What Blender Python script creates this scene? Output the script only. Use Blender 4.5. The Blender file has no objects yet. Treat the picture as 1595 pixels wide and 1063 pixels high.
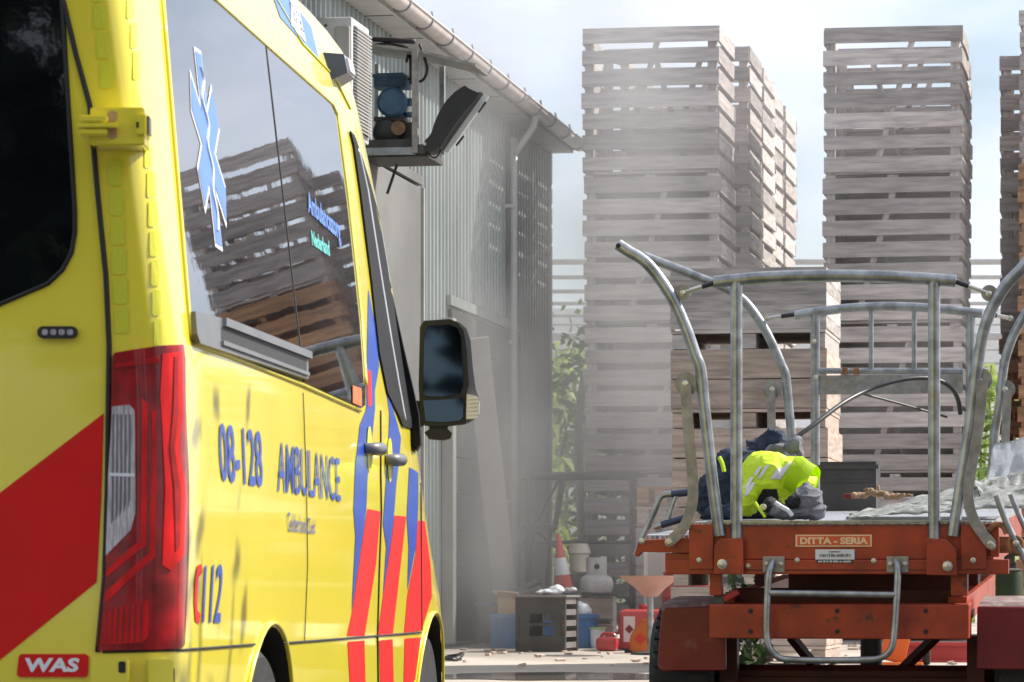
import bpy, bmesh, math, random
from mathutils import Vector, Matrix, noise, Quaternion
random.seed(7)
C = bpy.context.scene.collection
SC = bpy.context.scene
PI = math.pi
rad = math.radians

# ------------------------------------------------------------------ camera, sky, sun, exposure
FPX, CX, HZ, CH = 5590.0, 797.5, 905.0, 0.7       # focal length in photo pixels, centre column, horizon row, eye height
cam_d = bpy.data.cameras.new('camera'); cam = bpy.data.objects.new('camera', cam_d); C.objects.link(cam)
cam.location = (0, 0, CH); cam.rotation_euler = (PI/2, 0, 0)
cam_d.sensor_width = 36; cam_d.lens = FPX/1595*36
cam_d.shift_y = (HZ-531.5)/1595
cam_d.clip_start = 0.5; cam_d.clip_end = 3000
cam_d.dof.use_dof = True; cam_d.dof.focus_distance = 16.5; cam_d.dof.aperture_fstop = 15
SC.camera = cam

SUN_EL, SUN_AZ = rad(42), rad(22)                  # azimuth measured from +X towards +Y
sun_dir = Vector((math.cos(SUN_EL)*math.cos(SUN_AZ), math.cos(SUN_EL)*math.sin(SUN_AZ), math.sin(SUN_EL)))
w = bpy.data.worlds.new('World'); SC.world = w; w.use_nodes = True
nt = w.node_tree; nt.nodes.clear()
wo = nt.nodes.new('ShaderNodeOutputWorld'); bg = nt.nodes.new('ShaderNodeBackground')
sky = nt.nodes.new('ShaderNodeTexSky'); sky.sky_type = 'NISHITA'; sky.sun_disc = False
sky.sun_elevation = SUN_EL; sky.sun_rotation = PI/2-SUN_AZ
sky.air_density = 1.0; sky.dust_density = 1.5; sky.ozone_density = 1.0
tc = nt.nodes.new('ShaderNodeTexCoord'); mp = nt.nodes.new('ShaderNodeMapping'); mp.inputs['Scale'].default_value = (1, 1, 2.4)
nz = nt.nodes.new('ShaderNodeTexNoise'); nz.inputs['Scale'].default_value = 5.5; nz.inputs['Detail'].default_value = 9; nz.inputs['Roughness'].default_value = .55
rp = nt.nodes.new('ShaderNodeValToRGB'); rp.color_ramp.elements[0].position = .27; rp.color_ramp.elements[1].position = .66
mx = nt.nodes.new('ShaderNodeMix'); mx.data_type = 'RGBA'; mx.inputs['B'].default_value = (8.2, 8.55, 9.7, 1)
nt.links.new(tc.outputs['Generated'], mp.inputs['Vector']); nt.links.new(mp.outputs['Vector'], nz.inputs['Vector'])
nt.links.new(nz.outputs['Fac'], rp.inputs['Fac']); nt.links.new(rp.outputs['Color'], mx.inputs['Factor'])
nt.links.new(sky.outputs['Color'], mx.inputs['A']); nt.links.new(mx.outputs['Result'], bg.inputs['Color'])
bg.inputs['Strength'].default_value = 0.10
nt.links.new(bg.outputs['Background'], wo.inputs['Surface'])
sl = bpy.data.lights.new('sun', 'SUN'); sl.energy = 5.0; sl.angle = rad(.5); sl.color = (1, .94, .84)
so = bpy.data.objects.new('sun', sl); C.objects.link(so); so.rotation_euler = (-sun_dir).to_track_quat('-Z', 'Y').to_euler(); so.location = (20, 10, 20)
SC.view_settings.view_transform = 'Standard'; SC.view_settings.look = 'None'
SC.view_settings.exposure = 0.58; SC.view_settings.gamma = 1; SC.view_settings.use_curve_mapping = False
SC.cycles.max_bounces = 8; SC.cycles.volume_bounces = 1; SC.cycles.use_denoising = True
SC.cycles.volume_step_rate = 2.0; SC.cycles.volume_max_steps = 128

# ------------------------------------------------------------------ helpers: placing, materials, meshes
def P(x, y, d):                                    # photo pixel at distance d -> world point
    return Vector(((x-CX)*d/FPX, d, CH+(HZ-y)*d/FPX))
def proj(p): return CX+FPX*p.x/p.y, HZ-FPX*(p.z-CH)/p.y
def lerp(tab, t):
    if t <= tab[0][0]: return tab[0][1]
    for (a, b), (c, d) in zip(tab, tab[1:]):
        if t <= c: return b+(d-b)*(t-a)/(c-a)
    return tab[-1][1]
GZ = [(15.5, -.2), (24, .1), (29, .164), (33, .2)]
def gz(y): return lerp(GZ, y)

MATS = {}
def mat(name, c=(.5, .5, .5), rough=.5, metal=0, var=.15, scale=6, bump=0, bscale=60, coat=0, rand=0, c2=None, stretch=(1, 1, 1),
        spec=.5, alpha=None, trans=0, sss=0, detail=6, ramp=(.35, .65), ior=1.5, rvar=0, dirt=None, dirt_scale=3, dirt_pos=(.55, .72)):
    m = bpy.data.materials.new(name); m.use_nodes = True; t = m.node_tree; N = t.nodes; L = t.links
    b = N['Principled BSDF']
    b.inputs['Roughness'].default_value = rough; b.inputs['Metallic'].default_value = metal
    b.inputs['Coat Weight'].default_value = coat; b.inputs['Coat Roughness'].default_value = .05 if rough > .02 else .004
    b.inputs['Specular IOR Level'].default_value = spec; b.inputs['IOR'].default_value = ior
    if trans: b.inputs['Transmission Weight'].default_value = trans
    tcn = N.new('ShaderNodeTexCoord'); mpn = N.new('ShaderNodeMapping'); mpn.inputs['Scale'].default_value = stretch
    L.new(tcn.outputs['Object'], mpn.inputs['Vector'])
    vec = mpn.outputs['Vector']
    if rand:                                        # every copy gets its own grain and tone
        oi = N.new('ShaderNodeObjectInfo'); ad = N.new('ShaderNodeVectorMath'); ad.operation = 'ADD'
        sc_ = N.new('ShaderNodeVectorMath'); sc_.operation = 'SCALE'; sc_.inputs[0].default_value = (37, 53, 71)
        L.new(oi.outputs['Random'], sc_.inputs['Scale']); L.new(vec, ad.inputs[0]); L.new(sc_.outputs[0], ad.inputs[1]); vec = ad.outputs[0]
    n = N.new('ShaderNodeTexNoise'); n.inputs['Scale'].default_value = scale; n.inputs['Detail'].default_value = detail; L.new(vec, n.inputs['Vector'])
    r = N.new('ShaderNodeValToRGB'); L.new(n.outputs['Fac'], r.inputs['Fac'])
    r.color_ramp.elements[0].position = ramp[0]; r.color_ramp.elements[1].position = ramp[1]
    lo = tuple(max(0, x*(1-var)) for x in c); hi = tuple(min(1, x*(1+var)) for x in c) if c2 is None else c2
    r.color_ramp.elements[0].color = (*lo, 1); r.color_ramp.elements[1].color = (*hi, 1)
    col = r.outputs['Color']
    if rand:
        mr = N.new('ShaderNodeMapRange'); mr.inputs['To Min'].default_value = 1-rand; mr.inputs['To Max'].default_value = 1+rand
        L.new(oi.outputs['Random'], mr.inputs['Value'])
        mm = N.new('ShaderNodeMix'); mm.data_type = 'RGBA'; mm.blend_type = 'MULTIPLY'; mm.inputs['Factor'].default_value = 1
        L.new(col, mm.inputs['A']); L.new(mr.outputs['Result'], mm.inputs['B']); col = mm.outputs['Result']
    if dirt:
        n3 = N.new('ShaderNodeTexNoise'); n3.inputs['Scale'].default_value = dirt_scale; n3.inputs['Detail'].default_value = 10; n3.inputs['Roughness'].default_value = .65; L.new(vec, n3.inputs['Vector'])
        r3 = N.new('ShaderNodeValToRGB'); r3.color_ramp.elements[0].position = dirt_pos[0]; r3.color_ramp.elements[1].position = dirt_pos[1]; L.new(n3.outputs['Fac'], r3.inputs['Fac'])
        md = N.new('ShaderNodeMix'); md.data_type = 'RGBA'; md.inputs['B'].default_value = (*dirt, 1)
        L.new(r3.outputs['Color'], md.inputs['Factor']); L.new(col, md.inputs['A']); col = md.outputs['Result']
    L.new(col, b.inputs['Base Color'])
    if rvar:
        mr2 = N.new('ShaderNodeMapRange'); mr2.inputs['To Min'].default_value = max(0, rough-rvar); mr2.inputs['To Max'].default_value = min(1, rough+rvar)
        L.new(n.outputs['Fac'], mr2.inputs['Value']); L.new(mr2.outputs['Result'], b.inputs['Roughness'])
    if bump:
        n2 = N.new('ShaderNodeTexNoise'); n2.inputs['Scale'].default_value = bscale; n2.inputs['Detail'].default_value = 5; L.new(vec, n2.inputs['Vector'])
        bp = N.new('ShaderNodeBump'); bp.inputs['Strength'].default_value = 1; bp.inputs['Distance'].default_value = bump
        L.new(n2.outputs['Fac'], bp.inputs['Height']); L.new(bp.outputs['Normal'], b.inputs['Normal'])
    MATS[name] = m
    return m
def M(n): return MATS[n]

def obj(name, bm, material, parent=None, loc=None, rot=None, smooth=False, mw=None):
    if isinstance(bm, bpy.types.Mesh): me = bm
    else:
        me = bpy.data.meshes.new(name); bm.normal_update(); bm.to_mesh(me); bm.free()
        me.materials.append(M(material) if isinstance(material, str) else material)
        if smooth is True: me.shade_smooth()
        elif smooth:
            me.shade_smooth(); me.set_sharp_from_angle(angle=rad(smooth))
    o = bpy.data.objects.new(name, me); C.objects.link(o)
    if parent: o.parent = parent
    if loc is not None: o.location = loc
    if rot is not None: o.rotation_euler = rot
    if mw is not None: o.matrix_local = mw
    return o
def tag(o, label, cat=None, group=None, kind=None):
    if label: o['label'] = label
    if cat: o['category'] = cat
    if group: o['group'] = group
    if kind: o['kind'] = kind
    return o
def thing(name, label, cat, loc=(0, 0, 0), rot=(0, 0, 0), group=None):
    o = bpy.data.objects.new(name, None); C.objects.link(o); o.location = loc; o.rotation_euler = rot; o.empty_display_size = .1
    return tag(o, label, cat, group)
def new(): return bmesh.new()
def box(bm, c, s, rot=None, bev=0):
    m = Matrix.Translation(c)
    if rot is not None: m = m @ (rot if isinstance(rot, Matrix) else Matrix.Rotation(rot, 4, 'Z'))
    r = bmesh.ops.create_cube(bm, size=1, matrix=m @ Matrix.Diagonal((*s, 1)))
    if bev:
        vs = set(r['verts']); es = [e for e in bm.edges if e.verts[0] in vs and e.verts[1] in vs]
        bmesh.ops.bevel(bm, geom=es, offset=bev, segments=2, affect='EDGES', profile=.5)
    return bm
def B(c, s, rot=None, bev=0): return box(new(), c, s, rot, bev)
def smoothpts(pts, n=6):
    p = [Vector(q) for q in pts]
    if n <= 1 or len(p) < 3: return p
    out = []
    for i in range(len(p)-1):
        a, b, c, d = p[max(i-1, 0)], p[i], p[i+1], p[min(i+2, len(p)-1)]
        for k in range(n):
            t = k/n
            out.append(.5*((2*b)+(-a+c)*t+(2*a-5*b+4*c-d)*t*t+(-a+3*b-3*c+d)*t**3))
    return out+[p[-1]]
def tube(bm, pts, r, seg=10, sm=6, cap=True, flat=None):
    pts = smoothpts(pts, sm); rings = []; ref = None
    for i, p in enumerate(pts):
        t = (pts[min(i+1, len(pts)-1)]-pts[max(i-1, 0)]).normalized()
        if ref is None: ref = t.orthogonal().normalized() if flat is None else Vector(flat[2])
        ref = (ref-t*ref.dot(t)).normalized(); bi = t.cross(ref)
        rr = r(i/(len(pts)-1)) if callable(r) else r
        if flat: ring = [bm.verts.new(p+ref*a*flat[0]+bi*b*flat[1]) for a, b in ((-.5, -.5), (.5, -.5), (.5, .5), (-.5, .5))]
        else: ring = [bm.verts.new(p+(ref*math.cos(2*PI*k/seg)+bi*math.sin(2*PI*k/seg))*rr) for k in range(seg)]
        rings.append(ring)
    s = len(rings[0])
    for a, b in zip(rings, rings[1:]):
        for k in range(s): bm.faces.new((a[k], a[(k+1) % s], b[(k+1) % s], b[k]))
    if cap: bm.faces.new(rings[0][::-1]); bm.faces.new(rings[-1])
    return bm
def T(pts, r, seg=10, sm=6, flat=None): return tube(new(), pts, r, seg, sm, True, flat)
def cyl(bm, a, b, r, seg=16, r2=None):
    a, b = Vector(a), Vector(b)
    return tube(bm, [a, b], (lambda t: r+(r2-r)*t) if r2 is not None else r, seg, 1)
def lathe(bm, prof, seg=24, m=None, cap=True):
    rings = []
    for r, z in prof: rings.append([bm.verts.new((r*math.cos(2*PI*k/seg), r*math.sin(2*PI*k/seg), z)) for k in range(seg)])
    for a, b in zip(rings, rings[1:]):
        for k in range(seg): bm.faces.new((a[k], a[(k+1) % seg], b[(k+1) % seg], b[k]))
    if cap: bm.faces.new(rings[0][::-1]); bm.faces.new(rings[-1])
    if m is not None: bmesh.ops.transform(bm, matrix=m, verts=[v for r in rings for v in r])
    return bm
def prism(bm, poly, f, off0, off1):                 # polygon in 2-D; f(u, v, off) -> point
    a = [bm.verts.new(f(u, v, off0)) for u, v in poly]; b = [bm.verts.new(f(u, v, off1)) for u, v in poly]
    n = len(poly)
    bm.faces.new(a[::-1]); bm.faces.new(b)
    for k in range(n): bm.faces.new((a[k], a[(k+1) % n], b[(k+1) % n], b[k]))
    bmesh.ops.recalc_face_normals(bm, faces=bm.faces)
    return bm
def rrect(x0, y0, x1, y1, r, n=4):
    out = []
    for cx, cy, a0 in ((x1-r, y1-r, 0), (x0+r, y1-r, 90), (x0+r, y0+r, 180), (x1-r, y0+r, 270)):
        for k in range(n+1):
            a = rad(a0+90*k/n); out.append((cx+r*math.cos(a), cy+r*math.sin(a)))
    return out
def text2d(s, bold=0.0):
    cu = bpy.data.curves.new('txt', 'FONT'); cu.body = s; cu.resolution_u = 3; cu.offset = bold; cu.fill_mode = 'BOTH'
    o = bpy.data.objects.new('txt', cu); C.objects.link(o)
    dg = bpy.context.evaluated_depsgraph_get(); dg.update()
    me = bpy.data.meshes.new_from_object(o.evaluated_get(dg))
    vs = [(v.co.x, v.co.y) for v in me.vertices]; fs = [tuple(p.vertices) for p in me.polygons]
    bpy.data.objects.remove(o); bpy.data.curves.remove(cu); bpy.data.meshes.remove(me)
    x0 = min(v[0] for v in vs); x1 = max(v[0] for v in vs); y0 = min(v[1] for v in vs); y1 = max(v[1] for v in vs)
    return [((a-x0)/(x1-x0), (b-y0)/(y1-y0)) for a, b in vs], fs
def text_bm(s, f, bold=0.0):                        # f(u, v) with u, v in 0..1 -> point
    vs, fs = text2d(s, bold); bm = new()
    vv = [bm.verts.new(f(u, v)) for u, v in vs]
    for q in fs:
        try: bm.faces.new([vv[i] for i in q])
        except ValueError: pass
    return bm
def blob(parts, voxel, wob=.0, wscale=6, dec=None):
    bm = new()
    for c, r, *ro in parts:
        m = Matrix.Translation(c) @ (ro[0].to_4x4() if ro else Matrix()) @ Matrix.Diagonal((*r, 1))
        bmesh.ops.create_icosphere(bm, subdivisions=3, radius=1, matrix=m)
    me = bpy.data.meshes.new('tmp'); bm.to_mesh(me); bm.free()
    o = bpy.data.objects.new('tmp', me); C.objects.link(o)
    md = o.modifiers.new('r', 'REMESH'); md.mode = 'VOXEL'; md.voxel_size = voxel
    s = o.modifiers.new('s', 'SMOOTH'); s.iterations = 4
    dg = bpy.context.evaluated_depsgraph_get(); dg.update()
    m2 = bpy.data.meshes.new_from_object(o.evaluated_get(dg))
    bpy.data.objects.remove(o)
    out = new(); out.from_mesh(m2); bpy.data.meshes.remove(m2); out.normal_update()
    if wob:                                          # creases: ridged noise stretched along the cloth
        for v in out.verts:
            q = v.co*wscale; q = Vector((q.x*.7+q.z*.4, q.y*.8, q.z*1.3-q.x*.3))
            w1 = noise.noise(q*.6+Vector((4, 9, 2))); a = 1-abs(noise.noise(q+Vector((w1, w1, 0)))*2.2); b2 = 1-abs(noise.noise(q*2.1+Vector((3, 1, 8)))*2.2)
            v.co += v.normal*wob*(1.3*max(0, a)**3+.6*max(0, b2)**3-.6+.5*noise.noise(q*.5))
    return out

# ------------------------------------------------------------------ materials
mat('yellow_paint', (.82, .695, .045), .26, coat=.8, var=.04, scale=1.5, bump=.0035, bscale=1.3)
mat('reflector_yellow', (.64, .63, .03), .35, var=.05, scale=220)
mat('red_film', (.68, .008, .006), .38, var=.05, spec=.3)
mat('blue_film', (.02, .075, .42), .3, coat=.3, var=.05)
mat('pale_blue_film', (.09, .21, .58), .35, var=.03)
mat('turquoise_film', (.09, .45, .42), .35, var=.03)
mat('white_film', (.8, .8, .8), .35, var=.03)
mat('black_gap', (.012, .011, .01), .6, var=.1)
mat('black_plastic', (.016, .016, .017), .42, var=.2, bump=.0004, bscale=300)
mat('grey_plastic', (.13, .133, .142), .4, var=.1)
mat('tinted_glass', (.006, .007, .009), .015, var=.2, spec=.5, ior=1.9, coat=.45, bump=.0006, bscale=2.0)
mat('dark_glass', (.004, .005, .006), .03, var=.2, spec=.6, bump=.0008, bscale=3)
mat('mirror_glass', (.06, .085, .11), .03, metal=1, var=.02)
mat('mirror_shell', (.20, .20, .205), .3, metal=.4, var=.05)
mat('black_trim', (.007, .007, .008), .6, var=.1, spec=.2)
mat('chrome', (.62, .62, .64), .18, metal=1, var=.05)
mat('silver_paint', (.5, .5, .52), .3, metal=.5, var=.05)
mat('lens_red', (.36, .003, .006), .12, var=.3, scale=20, spec=.4)
mat('lens_dark_red', (.27, .003, .006), .10, var=.4, scale=14, spec=.45)
mat('lens_bright_red', (.66, .004, .005), .2, spec=.35, var=.35, scale=14, stretch=(1, 1, .4))
mat('lens_clear', (.45, .40, .42), .12, coat=1, var=.35, scale=30, stretch=(6, 6, .6))
mat('rubber', (.018, .017, .017), .75, var=.3, scale=20, bump=.002, bscale=80)
mat('galvanised', (.30, .315, .325), .36, metal=.8, var=.28, scale=14, rvar=.12, dirt=(.30, .25, .17), dirt_scale=5, dirt_pos=(.56, .78), bump=.0006, bscale=60)
mat('galvanised_flat', (.28, .27, .25), .5, metal=.45, var=.22, scale=18, dirt=(.25, .20, .13), dirt_scale=7)
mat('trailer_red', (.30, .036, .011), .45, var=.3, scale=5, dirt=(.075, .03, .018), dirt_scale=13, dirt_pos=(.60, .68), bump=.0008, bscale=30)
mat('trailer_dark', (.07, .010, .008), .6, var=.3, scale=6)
mat('fender_red', (.15, .008, .012), .35, var=.2, scale=5, dirt=(.22, .08, .08), dirt_scale=7, dirt_pos=(.6, .8))
mat('fender_dust', (.20, .13, .13), .7, var=.3, scale=14, dirt=(.38, .36, .37), dirt_scale=16, dirt_pos=(.5, .7))
mat('bolt_steel', (.55, .52, .45), .35, metal=.7, var=.15)
mat('deck_plate', (.42, .43, .45), .4, metal=.7, var=.2, scale=60)
mat('rust', (.25, .11, .045), .8, var=.4, scale=25, bump=.002)
mat('tape_blue', (.03, .045, .10), .5, var=.2)
mat('sign_cream', (.75, .50, .28), .5, var=.08)
mat('sign_orange', (.62, .10, .025), .5, var=.1)
mat('sign_white', (.62, .62, .63), .5, var=.06)
mat('hivis', (.56, .76, .01), .6, var=.06, scale=12, bump=.0015, bscale=220)
mat('reflective_tape', (.62, .60, .63), .35, metal=.2, var=.05)
mat('navy_cloth', (.014, .022, .045), .85, var=.4, scale=18, bump=.003, bscale=120)
mat('grey_cloth', (.14, .14, .165), .9, var=.35, scale=22, bump=.003, bscale=120)
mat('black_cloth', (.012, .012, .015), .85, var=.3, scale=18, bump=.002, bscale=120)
mat('glove_tan', (.26, .16, .085), .8, var=.35, scale=25, bump=.003, bscale=60)
mat('tarp', (.50, .51, .49), .55, var=.3, scale=14, dirt=(.10, .12, .08), dirt_scale=11, dirt_pos=(.52, .64), bump=.004, bscale=25)
mat('tarp_white', (.58, .60, .63), .5, var=.12, scale=10, bump=.002, bscale=60)
mat('wood_grey', (.40, .36, .345), .85, var=.22, scale=3.5, stretch=(1, 9, 9), rand=.30, c2=(.52, .47, .44), dirt=(.25, .22, .2), dirt_scale=2.2, dirt_pos=(.60, .8), bump=.003, bscale=14)
mat('wood_pale', (.44, .345, .29), .85, var=.25, scale=3.5, stretch=(1, 9, 9), rand=.16, dirt=(.2, .14, .1), dirt_scale=3, dirt_pos=(.6, .75), bump=.003, bscale=14)
mat('wood_brown', (.36, .20, .105), .85, var=.3, scale=3.5, stretch=(1, 9, 9), rand=.22, bump=.003, bscale=14)
mat('sheet_steel', (.31, .35, .34), .45, metal=.15, var=.10, scale=2.5, stretch=(1, 1, .18), dirt=(.20, .21, .19), dirt_scale=2.2, dirt_pos=(.5, .75))
mat('soffit', (.55, .55, .54), .7, var=.06)
mat('door_grey', (.17, .172, .17), .6, var=.1, scale=2)
mat('doorway_dark', (.05, .053, .055), .7, var=.2, scale=3)  # doorway gloom put into the slat colour
mat('gutter', (.66, .60, .57), .45, var=.08, scale=5)
mat('pipe_white', (.70, .70, .68), .4, var=.05)
mat('roof', (.22, .22, .22), .7, var=.15)
mat('ac_white', (.62, .61, .60), .45, var=.06)
mat('ac_grey', (.40, .385, .36), .5, var=.08)
mat('steel_frame', (.30, .32, .34), .5, metal=.3, var=.2, scale=12, dirt=(.25, .15, .09), dirt_scale=9)
mat('steel_dark', (.06, .058, .055), .6, var=.3, scale=10)
mat('motor_blue', (.035, .095, .17), .5, var=.3, scale=10)
mat('motor_black', (.02, .021, .024), .5, var=.3, scale=12)
mat('concrete', (.42, .375, .325), .85, var=.14, scale=.8, detail=10, dirt=(.26, .235, .21), dirt_scale=.35, dirt_pos=(.5, .7), bump=.006, bscale=18, rvar=.1)
mat('puddle', (.10, .085, .075), .04, var=.2, scale=1)
mat('cone_red', (.60, .045, .025), .5, var=.12, scale=12)
mat('cream', (.68, .63, .50), .5, var=.08)
mat('bottle_grey', (.48, .47, .46), .5, var=.15, scale=8, dirt=(.30, .25, .2), dirt_scale=6)
mat('crate_black', (.05, .045, .042), .5, var=.2)
mat('crate_lit', (.20, .185, .175), .5, var=.1)  # sunlit tone put into the dark crate's colour, right slats and rim
mat('crate_blue', (.045, .19, .42), .5, var=.15)
mat('cardboard', (.48, .29, .14), .85, var=.12)
mat('bag_white', (.72, .74, .76), .5, var=.06, bump=.004, bscale=20)
mat('board_dark', (.10, .105, .105), .7, var=.25)
mat('green_plastic', (.40, .62, .12), .4, var=.1)
mat('jug_red', (.40, .02, .02), .3, var=.1, coat=.4)
mat('tank_red', (.42, .05, .045), .4, var=.1)
mat('can_orange', (.58, .13, .02), .4, var=.1)
mat('seat_pink', (.46, .25, .21), .5, var=.12)
mat('hazard_label', (.55, .50, .50), .5, var=.05)
mat('film_white', (.85, .87, .88), .6, var=.03)
mat('beam_grey', (.42, .42, .40), .5, var=.08)
mat('bark', (.16, .13, .10), .9, var=.3, scale=12, stretch=(1, 1, .3), bump=.01, bscale=20)
mat('leaf_light', (.10, .16, .025), .6, var=.45, scale=2.0, rand=0)
mat('leaf_maize', (.33, .42, .10), .55, var=.4, scale=2.0)
mat('leaf_dark', (.028, .05, .014), .6, var=.5, scale=1.2)
for k in ('leaf_light', 'leaf_maize', 'leaf_dark'):
    b = M(k).node_tree.nodes['Principled BSDF']; b.inputs['Transmission Weight'].default_value = 0
    t = M(k).node_tree; tr_ = t.nodes.new('ShaderNodeBsdfTranslucent'); ms = t.nodes.new('ShaderNodeMixShader'); ms.inputs[0].default_value = .35
    src = b.inputs['Base Color'].links[0].from_socket; t.links.new(src, tr_.inputs['Color'])
    out = [n for n in t.nodes if n.type == 'OUTPUT_MATERIAL'][0]
    t.links.new(b.outputs[0], ms.inputs[1]); t.links.new(tr_.outputs[0], ms.inputs[2]); t.links.new(ms.outputs[0], out.inputs['Surface'])
# deck: diamond relief from crossed waves
t = M('deck_plate').node_tree; b = t.nodes['Principled BSDF']; tcn = t.nodes.new('ShaderNodeTexCoord')
hs = []
for a in (rad(45), rad(-45)):
    m_ = t.nodes.new('ShaderNodeMapping'); m_.inputs['Rotation'].default_value = (0, 0, a); t.links.new(tcn.outputs['Object'], m_.inputs['Vector'])
    wv = t.nodes.new('ShaderNodeTexWave'); wv.inputs['Scale'].default_value = 9; t.links.new(m_.outputs['Vector'], wv.inputs['Vector']); hs.append(wv)
mxx = t.nodes.new('ShaderNodeMath'); mxx.operation = 'MAXIMUM'; t.links.new(hs[0].outputs['Fac'], mxx.inputs[0]); t.links.new(hs[1].outputs['Fac'], mxx.inputs[1])
bp = t.nodes.new('ShaderNodeBump'); bp.inputs['Distance'].default_value = .008; t.links.new(mxx.outputs[0], bp.inputs['Height']); t.links.new(bp.outputs[0], b.inputs['Normal'])

# ------------------------------------------------------------------ ground
bm = new(); ys = [-200, -60, -20, 0, 8, 15.5, 17, 19, 21, 24, 26.5, 29, 31, 33, 60, 120, 1500]; rows = []
for y in ys: rows.append([bm.verts.new((x, y, gz(y))) for x in (-1500, -100, -20, -5, 0, 5, 20, 100, 1500)])
for a, b in zip(rows, rows[1:]):
    for k in range(8): bm.faces.new((a[k], a[k+1], b[k+1], b[k]))
g = obj('ground', bm, 'concrete'); g['kind'] = 'structure'
mat('bounce_dark', (.055, .053, .05), .8, var=.25, scale=3, detail=10, bump=.006, bscale=60)  # unseen dark ground sheet, added to cut light bouncing off the concrete
bm = new(); rows = []
for y in (-60, 0, 8, 15.5, 17, 19, 21, 22.4): rows.append([bm.verts.new((x, y+(.15*math.sin(x*3) if y > 22 else 0), gz(y)+.004)) for x in (-40, -10, -5, -2, 0, 2, 5, 10, 40)])
for a, b in zip(rows, rows[1:]):
    for k in range(8): bm.faces.new((a[k], a[k+1], b[k+1], b[k]))
o = obj('bounce_sheet', bm, 'bounce_dark'); o['kind'] = 'structure'
def puddle(x, y, rx, ry, label):
    bm = new(); n = 40
    vs = []
    for k in range(n):
        a = 2*PI*k/n; q = 1+.35*noise.noise(Vector((math.cos(a)*1.3+x, math.sin(a)*1.3+y, 0)))+.15*noise.noise(Vector((math.cos(a)*4, math.sin(a)*4, x)))
        px, py = x+rx*q*math.cos(a), y+ry*q*math.sin(a); vs.append(bm.verts.new((px, py, gz(py)+.004)))
    bm.faces.new(vs)
    o = obj('puddle', bm, 'puddle'); o['kind'] = 'structure'; o['label'] = label
puddle(.1, 23.3, 1.0, .38, 'shallow water puddle on the concrete between ambulance and trailer')

# ------------------------------------------------------------------ ambulance
# local frame: x = outwards to the right, y = forwards from the rear doors, z = up from the ground it stands on (0.2 m below yard level)
AG = .2
AYAW = math.atan((1436-CX)/FPX)
amb_root = thing('ambulance', 'yellow ambulance van with blue and red stripes seen from its rear corner', 'ambulance', (-.80, 8.52, -AG), (0, 0, -AYAW))
AMW = Matrix.Translation((-.80, 8.52, -AG)) @ Matrix.Rotation(-AYAW, 4, 'Z')
INS = [(.08, .05), (.3, .02), (.53, .006), (.9, 0), (1.1, 0), (1.26, .006), (1.5, .043), (1.8, .090), (2.15, .145), (2.35, .18), (2.55, .245), (2.65, .32), (2.72, .40), (2.77, .60), (2.79, .90)]
S0 = [(.08, 4.78), (.3, 4.78), (.5, 4.69), (.65, 4.56), (.8, 4.33), (.95, 4.14), (1.17, 3.94), (1.3, 3.92), (1.7, 3.88), (1.95, 3.85), (2.17, 3.78), (2.35, 3.72), (2.5, 3.79), (2.6, 3.9), (2.7, 3.5), (2.79, 2.4)]
SF = [(.08, 5.5), (.6, 5.6), (.9, 5.6), (1.05, 5.5), (1.15, 5.3), (1.26, 5.0), (1.6, 4.8), (2.0, 4.6), (2.3, 4.5), (2.55, 4.4), (2.7, 3.8), (2.79, 2.6)]
RC = .09
def tap(s, z):
    q = max(0, s-lerp(S0, z)); return min(.55, .2*q*q)
def skin(q, z, off=0):
    i = lerp(INS, z); lean = .035*max(0, z-1.26)+(max(0, z-2.5)*.5 if z > 2.5 else 0)
    di = (lerp(INS, z+.02)-lerp(INS, z-.02))/.04
    nzv = di
    if q >= 0:
        s = RC+q; n = Vector((1, 0, nzv)); p = Vector((-(i+tap(s, z)), s, z))
    elif q > -PI/2*RC:
        f = -q/RC; p = Vector((-(i+RC*(1-math.cos(f))), RC-RC*math.sin(f)+lean*math.sin(f), z)); n = Vector((math.cos(f), -math.sin(f), nzv*math.cos(f)))
    else:
        e = -q-PI/2*RC; p = Vector((-(i+RC+e), lean, z)); n = Vector((0, -1, 0))
    n.normalize()
    p = p+n*off; p.z += AG
    return p
def amb(x, y):                                      # photo pixel -> (q, z) on the van's skin
    lo, hi = -1.0, 4.6
    z = 1
    for _ in range(40):
        q = (lo+hi)/2
        for _ in range(6):
            wp = AMW @ skin(q, z); z = CH+(HZ-y)*wp.y/FPX
        px = proj(AMW @ skin(q, z))[0]
        if px < x: lo = q
        else: hi = q
    return q, z
ZR = [.08, .2, .3, .42, .53, .65, .78, .9, 1.0, 1.1, 1.18, 1.26, 1.38, 1.5, 1.65, 1.8, 1.92, 2.04, 2.15, 2.25, 2.35, 2.45, 2.55, 2.61, 2.65, 2.69, 2.72, 2.75, 2.77, 2.79]
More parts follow.
